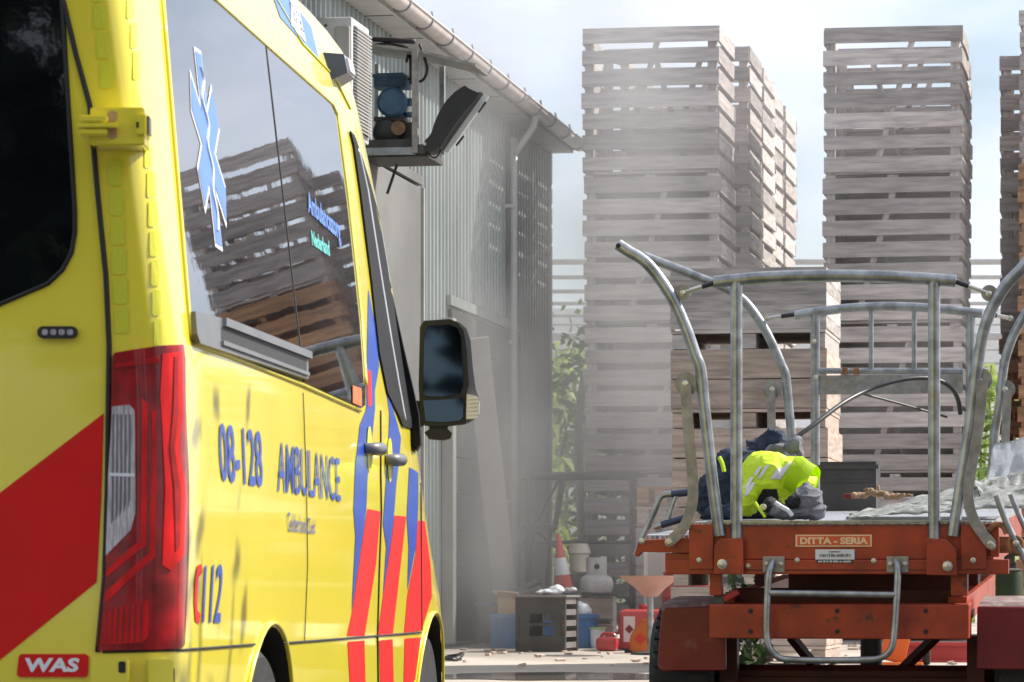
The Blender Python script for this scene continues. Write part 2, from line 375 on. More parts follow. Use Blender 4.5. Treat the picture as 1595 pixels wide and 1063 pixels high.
def decal(name, poly, material, off=.002, thick=0, parent=amb_root, px=True, lab=None, smooth=False):
    pts = [amb(*p) for p in poly] if px else poly
    bm = new(); f = bm.faces.new([bm.verts.new((q, z, 0)) for q, z in pts])
    for zz in ZR:
        bmesh.ops.bisect_plane(bm, geom=bm.verts[:]+bm.edges[:]+bm.faces[:], plane_co=(0, zz, 0), plane_no=(0, 1, 0))
    for k in list(range(-8, 1)): 
        qq = k*PI/2*RC/8
        bmesh.ops.bisect_plane(bm, geom=bm.verts[:]+bm.edges[:]+bm.faces[:], plane_co=(qq, 0, 0), plane_no=(1, 0, 0))
    for k in range(10):
        bmesh.ops.bisect_plane(bm, geom=bm.verts[:]+bm.edges[:]+bm.faces[:], plane_co=(3+k*.2, 0, 0), plane_no=(1, 0, 0))
    bmesh.ops.recalc_face_normals(bm, faces=bm.faces)
    if thick:
        ext = bmesh.ops.extrude_face_region(bm, geom=bm.faces[:])
        for v in ext['geom']:
            if isinstance(v, bmesh.types.BMVert): v.co.z = 1
    for v in bm.verts: v.co = skin(v.co.x, v.co.y, off+thick*v.co.z)
    bmesh.ops.recalc_face_normals(bm, faces=bm.faces)
    if not thick:
        bm.normal_update(); s = sum((f.normal.x-f.normal.y for f in bm.faces), 0)
        if s < 0: bmesh.ops.reverse_faces(bm, faces=bm.faces[:])
    o = obj(name, bm, material, parent, smooth=smooth)
    if lab: o['label'] = lab
    return o
def quadmap(tl, tr, bl, br, off):
    q = [amb(*c) for c in (tl, tr, bl, br)]
    def f(u, v):
        a = [q[2][i]*(1-u)*(1-v)+q[3][i]*u*(1-v)+q[0][i]*(1-u)*v+q[1][i]*u*v for i in (0, 1)]
        return skin(a[0], a[1], off)
    return f
def lettering(s, tl, tr, bl, br, material, off=.004, bold=0, name='lettering', lab=None):
    o = obj(name, text_bm(s, quadmap(tl, tr, bl, br, off), bold), material, amb_root)
    if lab: o['label'] = lab
    return o
# body shell
bm = new(); rings = []
for z in ZR:
    sf = lerp(SF, z); ring = []
    for e in [1.0-lerp(INS, z)-RC]+[x*(1.0-lerp(INS, z)-RC) for x in (.75, .5, .25, .1)]: ring.append(skin(-PI/2*RC-max(e, .0), z))
    for k in range(8, -1, -1): ring.append(skin(-k*PI/2*RC/8, z))
    ss = [.3, .6, .9, 1.2, 1.5, 1.8, 2.1, 2.4, 2.7, 3.0] if sf > 3.2 else [.3*sf/3.2*k for k in range(1, 11)]
    for s in ss: ring.append(skin(s, z))
    s1 = ss[-1]+RC
    for k in range(1, 16): ring.append(skin(s1+(sf-s1)*k/15-RC, z))
    last = ring[-1]; hw = 1.0+last.x
    for k in (.8, .5, .2): ring.append(Vector((-1.0+hw*k, last.y+.10*(1-k*k), last.z)))
    ring.append(Vector((-1.0, last.y+.10, last.z)))
    left = [Vector((-2.0-p.x, p.y, p.z)) for p in ring[1:-1]][::-1]
    rings.append([bm.verts.new(p) for p in ring+left])
n = len(rings[0])
for a, b in zip(rings, rings[1:]):
    for k in range(n): bm.faces.new((a[k], a[(k+1) % n], b[(k+1) % n], b[k]))
bm.faces.new(rings[0][::-1]); bm.faces.new(rings[-1])
bmesh.ops.recalc_face_normals(bm, faces=bm.faces)
body = obj('body', bm, 'yellow_paint', amb_root, smooth=35)
RWY, FWY = amb(424, 977)[0]+RC, amb(677, 951)[0]+RC
for wy in (RWY, FWY):
    c = new(); cyl(c, (-.30, wy, .17+AG), (.3, wy, .17+AG), .405, 40)
    co = obj('cut', c, 'black_gap', amb_root)
    bpy.context.view_layer.update()
    md = body.modifiers.new('b', 'BOOLEAN'); md.operation = 'DIFFERENCE'; md.object = co; md.solver = 'EXACT'
    dg = bpy.context.evaluated_depsgraph_get(); dg.update()
    me = bpy.data.meshes.new_from_object(body.evaluated_get(dg))
    body.modifiers.clear(); body.data = me; bpy.data.objects.remove(co)
body.data.materials.clear(); body.data.materials.append(M('yellow_paint')); body.data.materials.append(M('black_gap'))
for p in body.data.polygons:                         # the inside of the wheel housings is bare black liner
    p.material_index = 0
    c = p.center
    for wy in (RWY, FWY):
        if -.305 < c.x < -.028 and math.hypot(c.y-wy, c.z-.17-AG) < .41 and (abs(p.normal.x) > .9 and c.x < -.25 or abs(p.normal.x) < .3): p.material_index = 1
body.data.shade_smooth(); body.data.set_sharp_from_angle(angle=rad(35))
for wy in (RWY, FWY):                                # wheels and arch rims
    wh = thing('wheel', None, None); wh.parent = amb_root; wh.location = (-.15, wy, .362)
    RX = Matrix.Rotation(PI/2, 4, 'Y')
    obj('tyre', lathe(new(), [(.20, -.11), (.33, -.115), (.36, -.09), (.362, 0), (.36, .09), (.33, .115), (.20, .11)], 48, RX), 'rubber', wh, smooth=40)
    obj('rim', lathe(new(), [(.05, -.1), (.2, -.1), (.21, .09), (.18, .07), (.12, .05), (.08, .09), (.04, .1)], 32, RX), 'silver_paint', wh, smooth=40)
    pts = [(wy+.415*math.cos(a), .17+.415*math.sin(a)) for a in [rad(x) for x in range(-5, 186, 8)]]
    pts = [skin(y-RC, max(.1, z), .004) for y, z in pts]
    obj('arch_trim', T(pts, .006, 6, 1), 'yellow_paint', amb_root, smooth=True)
# panel gaps
def seam(pxs, wd=.006, name='panel_gap', material='black_gap', off=.0025):
    pts = []
    for (x0, y0), (x1, y1) in zip(pxs, pxs[1:]):
        for k in range(8): pts.append(amb(x0+(x1-x0)*k/8, y0+(y1-y0)*k/8))
    pts.append(amb(*pxs[-1]))
    pts = [skin(q, z, off) for q, z in pts]
    return obj(name, T(pts, wd/2, 5, 1), material, amb_root, smooth=True)
seam([(278, 1013), (396, 1004)], .007); seam([(440, 1002), (560, 993), (655, 985)], .007)
seam([(98, 0), (118, 84), (140, 165), (152, 300), (165, 430), (170, 540), (167, 760), (163, 900), (152, 1016)], .014, name='door_gap')
seam([(471, 612), (476, 760), (478, 880), (473, 1000)], .003)
seam([(592, 640), (592, 740), (593, 800), (590, 880), (587, 990), (588, 1063)], .006)
seam([(655, 740), (655, 860), (656, 982)], .006)
seam([(160, 1016), (278, 1013)], .007)
seam([(430, 0), (470, 68), (520, 120), (545, 170)], .007, name='roof_crease', material='reflector_yellow')
seam([(270, 690), (272, 900)], .004, name='roof_crease', material='yellow_paint')
# side window, divided by a thin joint
decal('side_window', [(251, -8), (324, -8), (420, 77), (500, 150), (514, 162), (523, 180), (541, 319), (560, 498), (567, 600), (566, 632), (558, 636), (470, 596), (300, 532), (296, 520), (292, 487)], 'tinted_glass', .002, .004)
seam([(411, 72), (437, 300), (462, 520), (470, 596)], .005, name='window_joint', off=.0065)
seam([(251, -8), (292, 487), (296, 522), (304, 535), (470, 600), (560, 640)], .012, name='trim_and_glint', material='yellow_paint', off=.003)
seam([(324, -8), (420, 78), (515, 162), (523, 180), (541, 319), (560, 498), (567, 600)], .018, name='trim_and_glint', material='yellow_paint', off=.004)
# grey sliding-door rail along the sill
rail = decal('door_rail', [(292, 487), (335, 498), (470, 553), (470, 592), (300, 537), (295, 522)], 'grey_plastic', .006, .014)
decal('rail_slot', [(332, 511), (467, 563), (467, 582), (332, 531)], 'black_gap', .0205, 0)
decal('rail_strip', [(332, 533), (468, 583), (468, 588), (332, 540)], 'grey_plastic', .0200, .008)
decal('rail_lip', [(334, 498), (470, 551), (470, 562), (334, 511)], 'grey_plastic', .0200, .012)
# cab door window and black pillar trim
decal('cab_window', [(543, 205), (549, 212), (575, 290), (598, 400), (606, 455), (628, 560), (640, 640), (641, 668), (625, 664), (601, 613), (588, 549), (576, 437), (559, 301), (548, 225)], 'black_trim', .002, .006)
seam([(549, 212), (570, 275), (588, 340), (606, 450)], .008, name='trim_and_glint', material='chrome', off=.006)
seam([(555, 232), (570, 300), (590, 430), (606, 530), (618, 600), (628, 655)], .016, name='trim_and_glint', material='silver_paint', off=.004)  # silver strip painting the reflection streak down the cab glass
# livery
decal('blue_stripe', [(573, 450), (583, 505), (590, 570), (583, 610), (579, 682), (572, 741), (570, 793), (567, 816), (547, 953), (553, 837), (550, 795), (553, 720), (560, 662), (569, 640), (571, 560)], 'blue_film', .0018)
decal('red_stripe', [(572, 793), (592, 797), (585, 880), (567, 991), (540, 991), (548, 953), (568, 816)], 'red_film', .0018)
decal('blue_stripe', [(600, 600), (612, 640), (624, 682), (617, 753), (613, 803), (609, 837), (596, 928), (601, 853), (596, 816), (601, 745), (606, 650)], 'blue_film', .0018)
decal('red_stripe', [(614, 803), (632, 805), (611, 988), (588, 989), (597, 922), (610, 837)], 'red_film', .0018)
decal('blue_stripe', [(637, 728), (651, 737), (650, 810), (647, 853), (634, 920), (636, 853), (633, 808)], 'blue_film', .0018)
decal('red_stripe', [(650, 811), (661, 812), (670, 880), (672, 930), (656, 982), (629, 986), (634, 928), (647, 862)], 'red_film', .0018)
decal('red_stripe', [(541, 1000), (567, 998), (569, 1075), (545, 1075)], 'red_film', .0018)
decal('red_stripe', [(590, 998), (611, 996), (613, 1075), (592, 1075)], 'red_film', .0018)
decal('red_stripe', [(630, 995), (655, 993), (646, 1060), (628, 1075)], 'red_film', .0018)
decal('sticker', [(570, 575), (577, 580), (578, 630), (572, 635)], 'red_film', .003)
lettering('08-128', (338, 657), (405, 672), (342, 750), (408, 760), 'blue_film', bold=.012, lab='blue vehicle number 08-128')
lettering('AMBULANCE', (431, 687), (527, 714), (431, 766), (529, 782), 'blue_film', bold=.004, lab='blue word AMBULANCE')
lettering('Gelderland-Zuid', (446, 797), (489, 810), (447, 828), (489, 832), 'blue_film', bold=.0, lab='small blue words Gelderland-Zuid')
lettering('112', (317, 880), (347, 878), (313, 970), (341, 970), 'blue_film', bold=.012, lab='blue emergency number 112')
decal('phone_mark', [(306, 882), (312, 878), (314, 892), (308, 900), (306, 925), (306, 950), (311, 958), (309, 972), (303, 968), (301, 940), (302, 905)], 'red_film', .003, lab='red handset mark before the number 112')
lettering('Ambulancezorg', (474, 298), (524, 342), (477, 341), (528, 387), 'pale_blue_film', off=.009, bold=.03, lab='pale blue word Ambulancezorg on the window')
lettering('Nederland', (480, 359), (508, 376), (482, 383), (510, 401), 'turquoise_film', off=.009, bold=.04, lab='turquoise word on the window')
decal('sticker', [(545, 601), (559, 606), (559, 634), (545, 628)], 'can_orange', .009)
# six-armed star with a serpent line
def starpoly(L_, W_):
    pts = []
    for k in range(6):
        a = rad(90+60*k); d = Vector((math.cos(a), math.sin(a))); t = Vector((-d.y, d.x))
        pts += [tuple(d*L_-t*W_), tuple(d*L_+t*W_), tuple(Vector((math.cos(a+rad(30)), math.sin(a+rad(30))))*(W_/math.sin(rad(30))))]
    return pts
def starpx(u, v): return (320+33*-v+50*u*.88, 233-306*v+30*u)
decal('star_border', [starpx(*p) for p in starpoly(.51, .132)], 'white_film', .0075)
decal('star', [starpx(*p) for p in starpoly(.49, .104)], 'pale_blue_film', .009)
sv = []
for k in range(25):
    v = .42-.84*k/24; sv.append(skin(*amb(*starpx(.075*math.sin(k*.95)*(1-k/40), v)), .0105))
obj('serpent', T(sv, .004, 5, 2), 'white_film', amb_root)
# roof band
decal('roof_band', [(423, -10), (436, 28), (497, 96), (484, 42), (466, 18), (449, -10)], 'pale_blue_film', .002)
decal('roof_plate', [(443, -10), (452, 40), (475, 67), (465, 20), (450, -8)], 'white_film', .004)
lettering('08-128', (449, 2), (463, 22), (455, 33), (472, 54), 'grey_plastic', off=.006, name='lettering', lab='pale number on the roof band')
# side flash lamp
lamp = thing('marker_lamp', None, None); lamp.parent = amb_root
q, z = amb(517, 110); c = skin(q, z, .0); lamp.scale = (.8, .7, .8)
lamp.location = c; lamp.rotation_euler = (0, rad(-12), 0)
obj('lamp_case', prism(new(), [(-.06, -.06), (.06, -.06), (.06, .06), (-.06, .06)], lambda u, v, o: Vector((o*.075+.0, u*2.2*(1-.2*o), v*(1-.35*o)+.0)), -.1, 1), 'chrome', lamp)
obj('lamp_lens', B((.078, .02, 0), (.012, .14, .06), bev=.004), 'white_film', lamp)
# door handles
for x, y in ((574, 700), (606, 717)):
    q, z = amb(x, y)
    h = thing('door_handle', None, None); h.parent = amb_root; h.location = skin(q, z, 0)
    obj('handle_cup', lathe(new(), [(.001, -.006), (.05, -.006), (.062, .004), (.058, .005)], 20, Matrix.Rotation(PI/2, 4, 'Y') @ Matrix.Diagonal((1.2, .8, 1, 1))), 'reflector_yellow', h, smooth=40)
    obj('grip', T([(.0, -.09, -.0), (.03, -.07, 0), (.04, 0, .002), (.03, .07, 0), (0, .09, 0)], lambda t: .016+.004*math.sin(PI*t), 10), 'grey_plastic', h, smooth=True)
# rear: doors, window, diagonal, lamp cluster, hinges, reflector squares
decal('rear_window', [(-60, -12), (96, -12), (106, 150), (117, 330), (117, 362), (112, 393), (98, 420), (75, 442), (0, 474), (-60, 496)], 'dark_glass', .002, .004)
seam([(96, -12), (106, 150), (117, 330), (117, 362), (112, 393), (98, 420), (75, 442), (0, 474), (-60, 496)], .012, name='window_seal', off=.003)
decal('red_diagonal', [(-60, 814), (0, 768), (162, 644), (158, 780), (151, 907), (0, 1028), (-60, 1074)], 'red_film', .0018)
decal('badge', [(30, 1022), (34, 1019), (134, 1019), (139, 1023), (137, 1051), (133, 1055), (31, 1055), (27, 1051)], 'red_film', .002, .003, lab='small red WAS badge')
lettering('WAS', (40, 1025), (126, 1025), (38, 1047), (122, 1047), 'white_film', off=.007, bold=.04, lab='white letters on the red badge')
decal('led_lamp', rrect(60, 509, 122, 528, 9), 'black_plastic', .002, .012)
for k in range(4): decal('led', rrect(68+k*13, 514, 77+k*13, 523, 3), 'lens_clear', .0135, .003)
for y0, y1, xl, xr in [(-8, 4, 143, 163), (8, 45, 145, 166), (50, 92, 150, 172), (97, 138, 155, 178)]+[(248+46*k, 290+46*k, 168+2.2*k, 191+2.0*k) for k in range(6)]:
    decal('reflector_square', rrect(xl, y0, xr, y1, 4, 2), 'reflector_yellow', .0018)
for y0, y1, xl, xr in [(-8, 30, 196, 208), (35, 76, 202, 213), (80, 125, 206, 218), (225+0, 262, 224, 235)]+[(268+46*k, 308+46*k, 228+2.2*k, 241+2.2*k) for k in range(6)]:
    decal('reflector_square', rrect(xl, y0, xr, y1, 3, 2), 'reflector_yellow', .0018)
lampb = decal('tail_lamp', [(176, 556), (180, 550), (250, 539), (281, 537), (284, 560), (285, 640), (290, 760), (289, 880), (283, 1004), (279, 1010), (154, 1014), (151, 1006), (163, 880), (172, 740), (174, 640)], 'lens_dark_red', .0, .008, smooth=30)
def lp(name, poly, m, off=.008, th=.003): return decal(name, poly, m, off, th, parent=lampb, smooth=30)
lp('lens_band', [(250, 552), (278, 548), (279, 640), (272, 700), (283, 760), (281, 860), (262, 890), (250, 880), (254, 760), (247, 620)], 'lens_bright_red')
lp('lens_edge', [(266, 556), (271, 555), (272, 640), (266, 700), (275, 760), (274, 850), (268, 860), (266, 760), (260, 700), (265, 630)], 'lens_red', .0112, .0015)
for k in range(7): lp('lens_facet', [(166+9*k, 952-2.6*k), (170+9*k, 951-2.6*k), (168+9*k, 1000), (163+9*k, 1001)], 'lens_red', .0112, .0015)
lp('lens_clear', [(176, 634), (203, 631), (211, 640), (212, 800), (205, 826), (166, 866), (170, 740), (175, 660)], 'lens_clear')
lp('lens_bar', [(180, 568), (246, 556), (246, 566), (181, 574)], 'lens_red')
lp('lens_stroke', [(222, 620), (229, 630), (228, 850), (166, 900), (167, 888), (218, 842)], 'lens_bright_red')
lp('lens_stroke', [(235, 640), (241, 640), (240, 868), (166, 940), (166, 922), (232, 862)], 'lens_bright_red')
lp('lens_field', [(163, 955), (225, 934), (231, 938), (230, 990), (222, 1001), (158, 1004)], 'lens_bright_red')
lp('lens_divider', [(173, 737), (211, 738), (211, 743), (173, 742)], 'white_film', .011, .002)
for k in range(5): lp('lens_rib', [(177+6.5*k, 646), (179+6.5*k, 646), (178+6.5*k, 810-8*k), (175+6.5*k, 816-6*k)], 'grey_plastic', .011, .0015)
# bumper step and lower hinges
decal('bumper_block', rrect(146, 1026, 204, 1090, 6), 'yellow_paint', .0, .03, smooth=30)
decal('bumper_block', rrect(229, 1026, 258, 1090, 6), 'yellow_paint', .0, .03, smooth=30)
decal('bumper_slot', rrect(189, 1030, 200, 1048, 3), 'black_gap', .0302, .001)
decal('bumper_slot', rrect(258, 1040, 268, 1090, 3), 'black_gap', .004, .004)
# door mirror
q, z = amb(640, 640); base = skin(q, z, 0)
mir = thing('door_mirror', None, None); mir.parent = amb_root
mc = Vector((.0, 0, 0)); AI = AMW.inverted()
def amp(x, y, d): return AI @ P(x, y, d)             # a point in the van's frame at distance d
DM = 12.9
def mpoly(pts, d): return [amp(x, y, d) for x, y in pts]
def mslab(name, pts, d0, d1, m, parent=mir, shrink=.0, smooth=False, bev=0):
    cx = sum(p[0] for p in pts)/len(pts); cy = sum(p[1] for p in pts)/len(pts)
    bm = new(); a = [bm.verts.new(p) for p in mpoly(pts, d0)]
    b = [bm.verts.new(AI @ (P(cx+(x-cx)*(1-shrink), cy+(y-cy)*(1-shrink), d0)+Vector((0, d1-d0, 0)))) for x, y in pts]
    bm.faces.new(a); bm.faces.new(b[::-1]); n = len(pts)
    for k in range(n): bm.faces.new((a[k], b[k], b[(k+1) % n], a[(k+1) % n]))
    bmesh.ops.recalc_face_normals(bm, faces=bm.faces)
    if bev:
        bmesh.ops.bevel(bm, geom=[e for e in bm.edges if all(v in a for v in e.verts)], offset=bev, segments=2, affect='EDGES')
    return obj(name, bm, m, parent, smooth=smooth)
outer = [(654, 510), (660, 500), (700, 497), (716, 502), (727, 512), (733, 530), (737, 575), (741, 606), (746, 620), (746, 645), (738, 655), (724, 662), (690, 666), (662, 664), (655, 655), (652, 600)]
mslab('mirror_shell', outer, DM, DM+.12, 'mirror_shell', shrink=.10, smooth=40, bev=.006)
mslab('mirror_frame', [(654, 510), (660, 500), (700, 497), (712, 502), (722, 515), (727, 545), (730, 600), (727, 612), (725, 660), (690, 664), (662, 663), (655, 655), (652, 600)], DM-.012, DM+.01, 'black_plastic')
mslab('mirror_glass', [(661, 520), (666, 508), (700, 506), (712, 511), (718, 525), (721, 600), (717, 613), (690, 618), (664, 617), (659, 612)], DM-.016, DM-.011, 'mirror_glass')
mslab('wide_mirror', [(659, 624), (690, 623), (720, 619), (722, 624), (721, 650), (716, 655), (690, 658), (663, 656)], DM-.016, DM-.011, 'mirror_glass')
mslab('indicator_lens', [(727, 614), (742, 617), (747, 626), (746, 645), (738, 653), (726, 653)], DM-.018, DM+.05, 'ac_white', smooth=40)
for k in range(6): mslab('lens_rib', [(729, 620+6*k), (745, 619+6*k), (745, 621+6*k), (729, 622+6*k)], DM-.021, DM-.017, 'white_film')
mslab('mirror_arm', [(636, 622), (660, 626), (660, 662), (645, 668), (636, 660)], DM, DM+.10, 'black_plastic', smooth=30)
mslab('camera_case', [(661, 674), (668, 669), (698, 669), (704, 675), (701, 683), (690, 686), (668, 684)], DM-.01, DM+.05, 'black_plastic', smooth=30)
mslab('camera_neck', [(668, 662), (698, 662), (697, 670), (669, 670)], DM, DM+.04, 'black_plastic')
# upper rear door hinge: a block with three fingers, standing on the rear corner
hg = thing('door_hinge', None, None); hg.parent = amb_root
DH = 8.47
def hslab(name, x0, y0, x1, y1, d0, d1, m='yellow_paint', r=5, bev=.004): return mslab(name, rrect(x0, y0, x1, y1, r, 3), d0, d1, m, parent=hg, smooth=40, bev=bev)
hslab('hinge_plate', 140, 167, 225, 227, DH, DH+.12)
hslab('hinge_finger', 121, 179, 168, 191, DH-.022, DH+.06); hslab('hinge_finger', 119, 192, 183, 199, DH-.026, DH+.06, r=3, bev=.002); hslab('hinge_finger', 121, 200, 168, 211, DH-.022, DH+.06)
hslab('hinge_slot', 167, 173, 182, 190, DH-.003, DH+.02, 'cardboard', r=6, bev=0); hslab('hinge_slot', 167, 200, 182, 216, DH-.003, DH+.02, 'cardboard', r=6, bev=0)
hslab('hinge_cap', 212, 178, 227, 210, DH-.010, DH+.1, r=3, bev=.002); hslab('hinge_pin', 228, 181, 233, 209, DH+.01, DH+.06, 'grey_plastic', r=1, bev=0); hslab('hinge_notch', 212, 190, 216, 199, DH-.012, DH+.0, 'black_gap', r=1, bev=0)
# black triangle where the mirror meets the pillar
mslab('pillar_cover', [(602, 470), (610, 456), (628, 540), (642, 600), (652, 645), (655, 690), (648, 702), (636, 684), (618, 662), (600, 612), (598, 560)], DM-.42, DM-.25, 'black_trim')

# ------------------------------------------------------------------ shed along the yard
SYAW = math.atan((1753-CX)/FPX)                     # shed and crate rows share this direction
SF_ = Vector((math.sin(SYAW), math.cos(SYAW), 0)); SR_ = Vector((math.cos(SYAW), -math.sin(SYAW), 0))
corner = P(855, 905, 34); corner.z = gz(34)
shed = thing('shed', 'long grey corrugated steel shed with white gutter behind the ambulance', 'shed', corner, (0, 0, -SYAW))
# local: x = out to the right, y = along the wall (0 at the far corner, negative towards the camera)
EZ = 4.76-gz(34); LEN = 16.0
bm = new(); prof = []; y = 0; k = 0
while y > -LEN:
    prof += [(y, 0), (y-.05, 0), (y-.075, -.035), (y-.125, -.035), (y-.15, 0)]; y -= .15
a = [bm.verts.new((x, yy, 0)) for yy, x in prof]; b = [bm.verts.new((x, yy, EZ)) for yy, x in prof]
for i in range(len(prof)-1):
    if (Vector(a[i].co)-Vector(a[i+1].co)).length > 1e-6: bm.faces.new((a[i+1], a[i], b[i], b[i+1]))
obj('wall_sheeting', bm, 'sheet_steel', shed)
bm = new(); prof2 = []; x = 0                        # far gable, same sheeting
obj('gable_wall', B((-5.0, -.06, EZ/2), (9.9, .1, EZ-.01)), 'sheet_steel', shed)
obj('inner_wall', B((-.09, -LEN/2, EZ/2), (.08, LEN-.3, EZ-.02)), 'door_grey', shed)
obj('corner_trim', B((.004, .0, EZ/2), (.05, .06, EZ)), 'pipe_white', shed)
OV = .20
obj('soffit', B((OV/2-.02, -LEN/2+.15, EZ+.02), (OV+.06, LEN, .03)), 'soffit', shed)
for i in range(14): obj('soffit_joint', B((OV/2-.02, -.6-1.1*i, EZ+.003), (OV+.04, .012, .006)), 'door_grey', shed)
gp = []
bm = new(); rings = []
for yy in (.2, -LEN):
    ring = []
    for r_, s_ in ((.075, 1), (.066, -1)):
        for kk in range(9):
            t_ = kk if s_ > 0 else 8-kk
            a_ = PI+PI*t_/8; ring.append(bm.verts.new((OV+.06+r_*math.cos(a_), yy, EZ+.10+r_*math.sin(a_))))
    rings.append(ring)
n = len(rings[0])
for kk in range(n): bm.faces.new((rings[0][kk], rings[0][(kk+1) % n], rings[1][(kk+1) % n], rings[1][kk]))
bm.faces.new(rings[0]); bm.faces.new(rings[1][::-1])
gut = obj('gutter', bm, 'gutter', shed, smooth=40)
gut2 = T([(OV+.136, .2, EZ+.10), (OV+.136, -LEN, EZ+.10)], .010, 6, 1); obj('gutter_lip', gut2, 'gutter', gut)
me_br = None
for i in range(19):
    pts = [(OV+.06+.08*math.cos(a), 0, EZ+.10+.08*math.sin(a)) for a in [PI+PI*k/10 for k in range(11)]]+[(OV+.13, 0, EZ+.15)]
    if me_br is None: me_br = obj('gutter_bracket', T(pts, .009, 5, 1), 'steel_frame', gut).data; pass
    else: obj('gutter_bracket', me_br, None, gut, loc=(0, -.05-.83*i, 0))
bm = new(); v = [bm.verts.new(c) for c in ((OV+.05, .2, EZ+.16), (OV+.05, -LEN, EZ+.16), (-5, -LEN, EZ+1.5), (-5, .2, EZ+1.5))]; bm.faces.new(v)
bmesh.ops.solidify(bm, geom=bm.faces[:], thickness=.05); obj('roof', bm, 'roof', shed)
bm = new(); v = [bm.verts.new(c) for c in ((-.12, 0, EZ), (-9.9, 0, EZ), (-5, 0, EZ+1.4))]; bm.faces.new(v); bmesh.ops.solidify(bm, geom=bm.faces[:], thickness=.05); obj('gable_top', bm, 'sheet_steel', shed)
obj('fascia', B((-.02+OV+.02, -LEN/2+.15, EZ+.06), (.02, LEN, .10)), 'soffit', shed)
# downpipe
def shed_y(x): return -(34-34*898/(1753-x))/math.cos(SYAW)
yd = shed_y(788)
dp = obj('downpipe', T([(OV+.05, yd, EZ+.05), (OV+.04, yd, EZ-.06), (.08, yd, EZ-.30), (.07, yd, EZ-.5), (.07, yd, .1)], .034, 10, 3), 'pipe_white', shed, smooth=True)
for zz in (1.2, 2.6, 3.8): obj('pipe_clip', B((.03, yd, zz), (.12, .11, .03)), 'pipe_white', dp)
# sliding door panels and their frame nearer to the camera
yd0, yd1 = shed_y(640), shed_y(560)
obj('door', B((.05, (yd0+yd1)/2, 1.75), (.06, abs(yd1-yd0), 3.5), bev=.01), 'door_grey', shed)
obj('door_track', B((.05, (yd0+yd1)/2, 3.56), (.07, abs(yd1-yd0)+.1, .07)), 'door_grey', shed)
obj('door_edge', B((.085, yd0+.03, 1.75), (.03, .05, 3.5)), 'ac_grey', shed)
yl = shed_y(690); obj('door_post', B((.05, yl, 1.3), (.09, .14, 2.6)), 'ac_grey', shed)
yo0, yo1 = shed_y(805), shed_y(697)
for i in range(9): obj('dark_doorway_slat', B((.022, (yo0+yo1)/2, .15+i*.3), (.03, abs(yo1-yo0), .285), bev=.006), 'doorway_dark', shed)  # dark slats standing in for the dim inside of an open doorway
obj('lintel', B((.022, (yo0+yo1)/2, 2.76), (.035, abs(yo1-yo0)+.1, .08)), 'sheet_steel', shed)

# plank leaning on the wall
p0 = P(795, 985, 30.2); p0.z = gz(30.2); p1 = P(742, 527, 29.6)
bm = new(); tube(bm, [p0, p1], .1, 4, 1, True, flat=(.20, .04, (.9, .1, .3)))
tag(obj('plank', bm, 'ac_grey'), 'long pale plank leaning against the corrugated shed wall', 'plank')

# air conditioner on the wall
ya = shed_y(560); d_ac = 24.3
ac = thing('air_conditioner', 'white outdoor air conditioner unit mounted high on the shed wall', 'air conditioner', P(521, 212, d_ac), (0, 0, -SYAW))
px = FPX/d_ac; H_ = 185/px
obj('case', B((-.0, .28, H_/2), (.24, .56, H_), bev=.012), 'ac_white', ac, smooth=30)
obj('side_cover', B((.06, -.012, H_*.52), (.10, .03, H_*.80), bev=.01), 'ac_grey', ac)
for i in range(30): obj('louvre', B((.135, .29, .06+i*(H_-.12)/29), (.030, .48, .012), Matrix.Rotation(rad(30), 4, 'Y')), 'ac_white', ac)
obj('grille_back', B((.119, .29, H_/2), (.006, .48, H_-.10)), 'steel_dark', ac)
obj('wall_bracket', T([(-.25, .1, -.02), (.1, .1, -.02)], .015, 6, 1), 'steel_frame', ac)
obj('wall_bracket', T([(-.25, .45, -.02), (.1, .45, -.02)], .015, 6, 1), 'steel_frame', ac)
for zz in (H_*.93, H_*.8): obj('screw', lathe(new(), [(.010, 0), (.010, .006)], 10, Matrix.Translation((-.06, -.003, zz)) @ Matrix.Rotation(PI/2, 4, 'X')), 'steel_dark', ac)

# compressor on a bracket shelf under a tin canopy
dk = 25.2; kx = FPX/dk
def K(x, y, a=0): return ((x-610)/kx, a, (243-y)/kx)
sh = thing('wall_shelf', 'steel wall shelf with tilted tin canopy carrying the blue compressor', 'shelf', P(610, 243, dk), (0, 0, -SYAW))
def kb(name, x0, y0, x1, y1, a0, a1, m, parent=sh, bev=0):
    p, q = K(x0, y1), K(x1, y0)
    return obj(name, B(((p[0]+q[0])/2, (a0+a1)/2, (p[2]+q[2])/2), (q[0]-p[0], a1-a0, q[2]-p[2]), bev=bev), m, parent)
kb('front_rail', 556, 230, 647, 241, 0, .04, 'steel_frame'); kb('tray', 556, 237, 665, 244, .04, .62, 'steel_dark'); kb('tray_lip', 556, 216, 646, 229, .05, .07, 'steel_dark')
kb('post', 643, 80, 652, 239, -.02, .03, 'galvanised_flat'); kb('post', 661, 86, 669, 226, .58, .62, 'steel_frame')
kb('post', 556, 80, 562, 239, .58, .62, 'steel_frame'); kb('end_rail', 650, 226, 664, 240, .0, .6, 'steel_dark')
bm = new(); tube(bm, [K(560, 66, .02), K(640, 78, .02), K(668, 84, .0), K(742, 104, .0)], .1, 4, 1, True, flat=(.018, .55, (0, 0, 1)))
for v in bm.verts: v.co.y += .28
obj('canopy', bm, 'galvanised_flat', sh)
obj('brace', T([K(580, 290, .5), K(596, 244, .5)], .012, 6, 1), 'steel_dark', sh)
cp = thing('compressor', 'blue and black compressor motor standing on the wall shelf', 'compressor', P(610, 232, dk+.2), (0, 0, -SYAW))
def kc(x, y, a=0): return Vector(((x-610)/kx, a, (232-y)/kx))
RYX = Matrix.Rotation(-PI/2, 4, 'X')
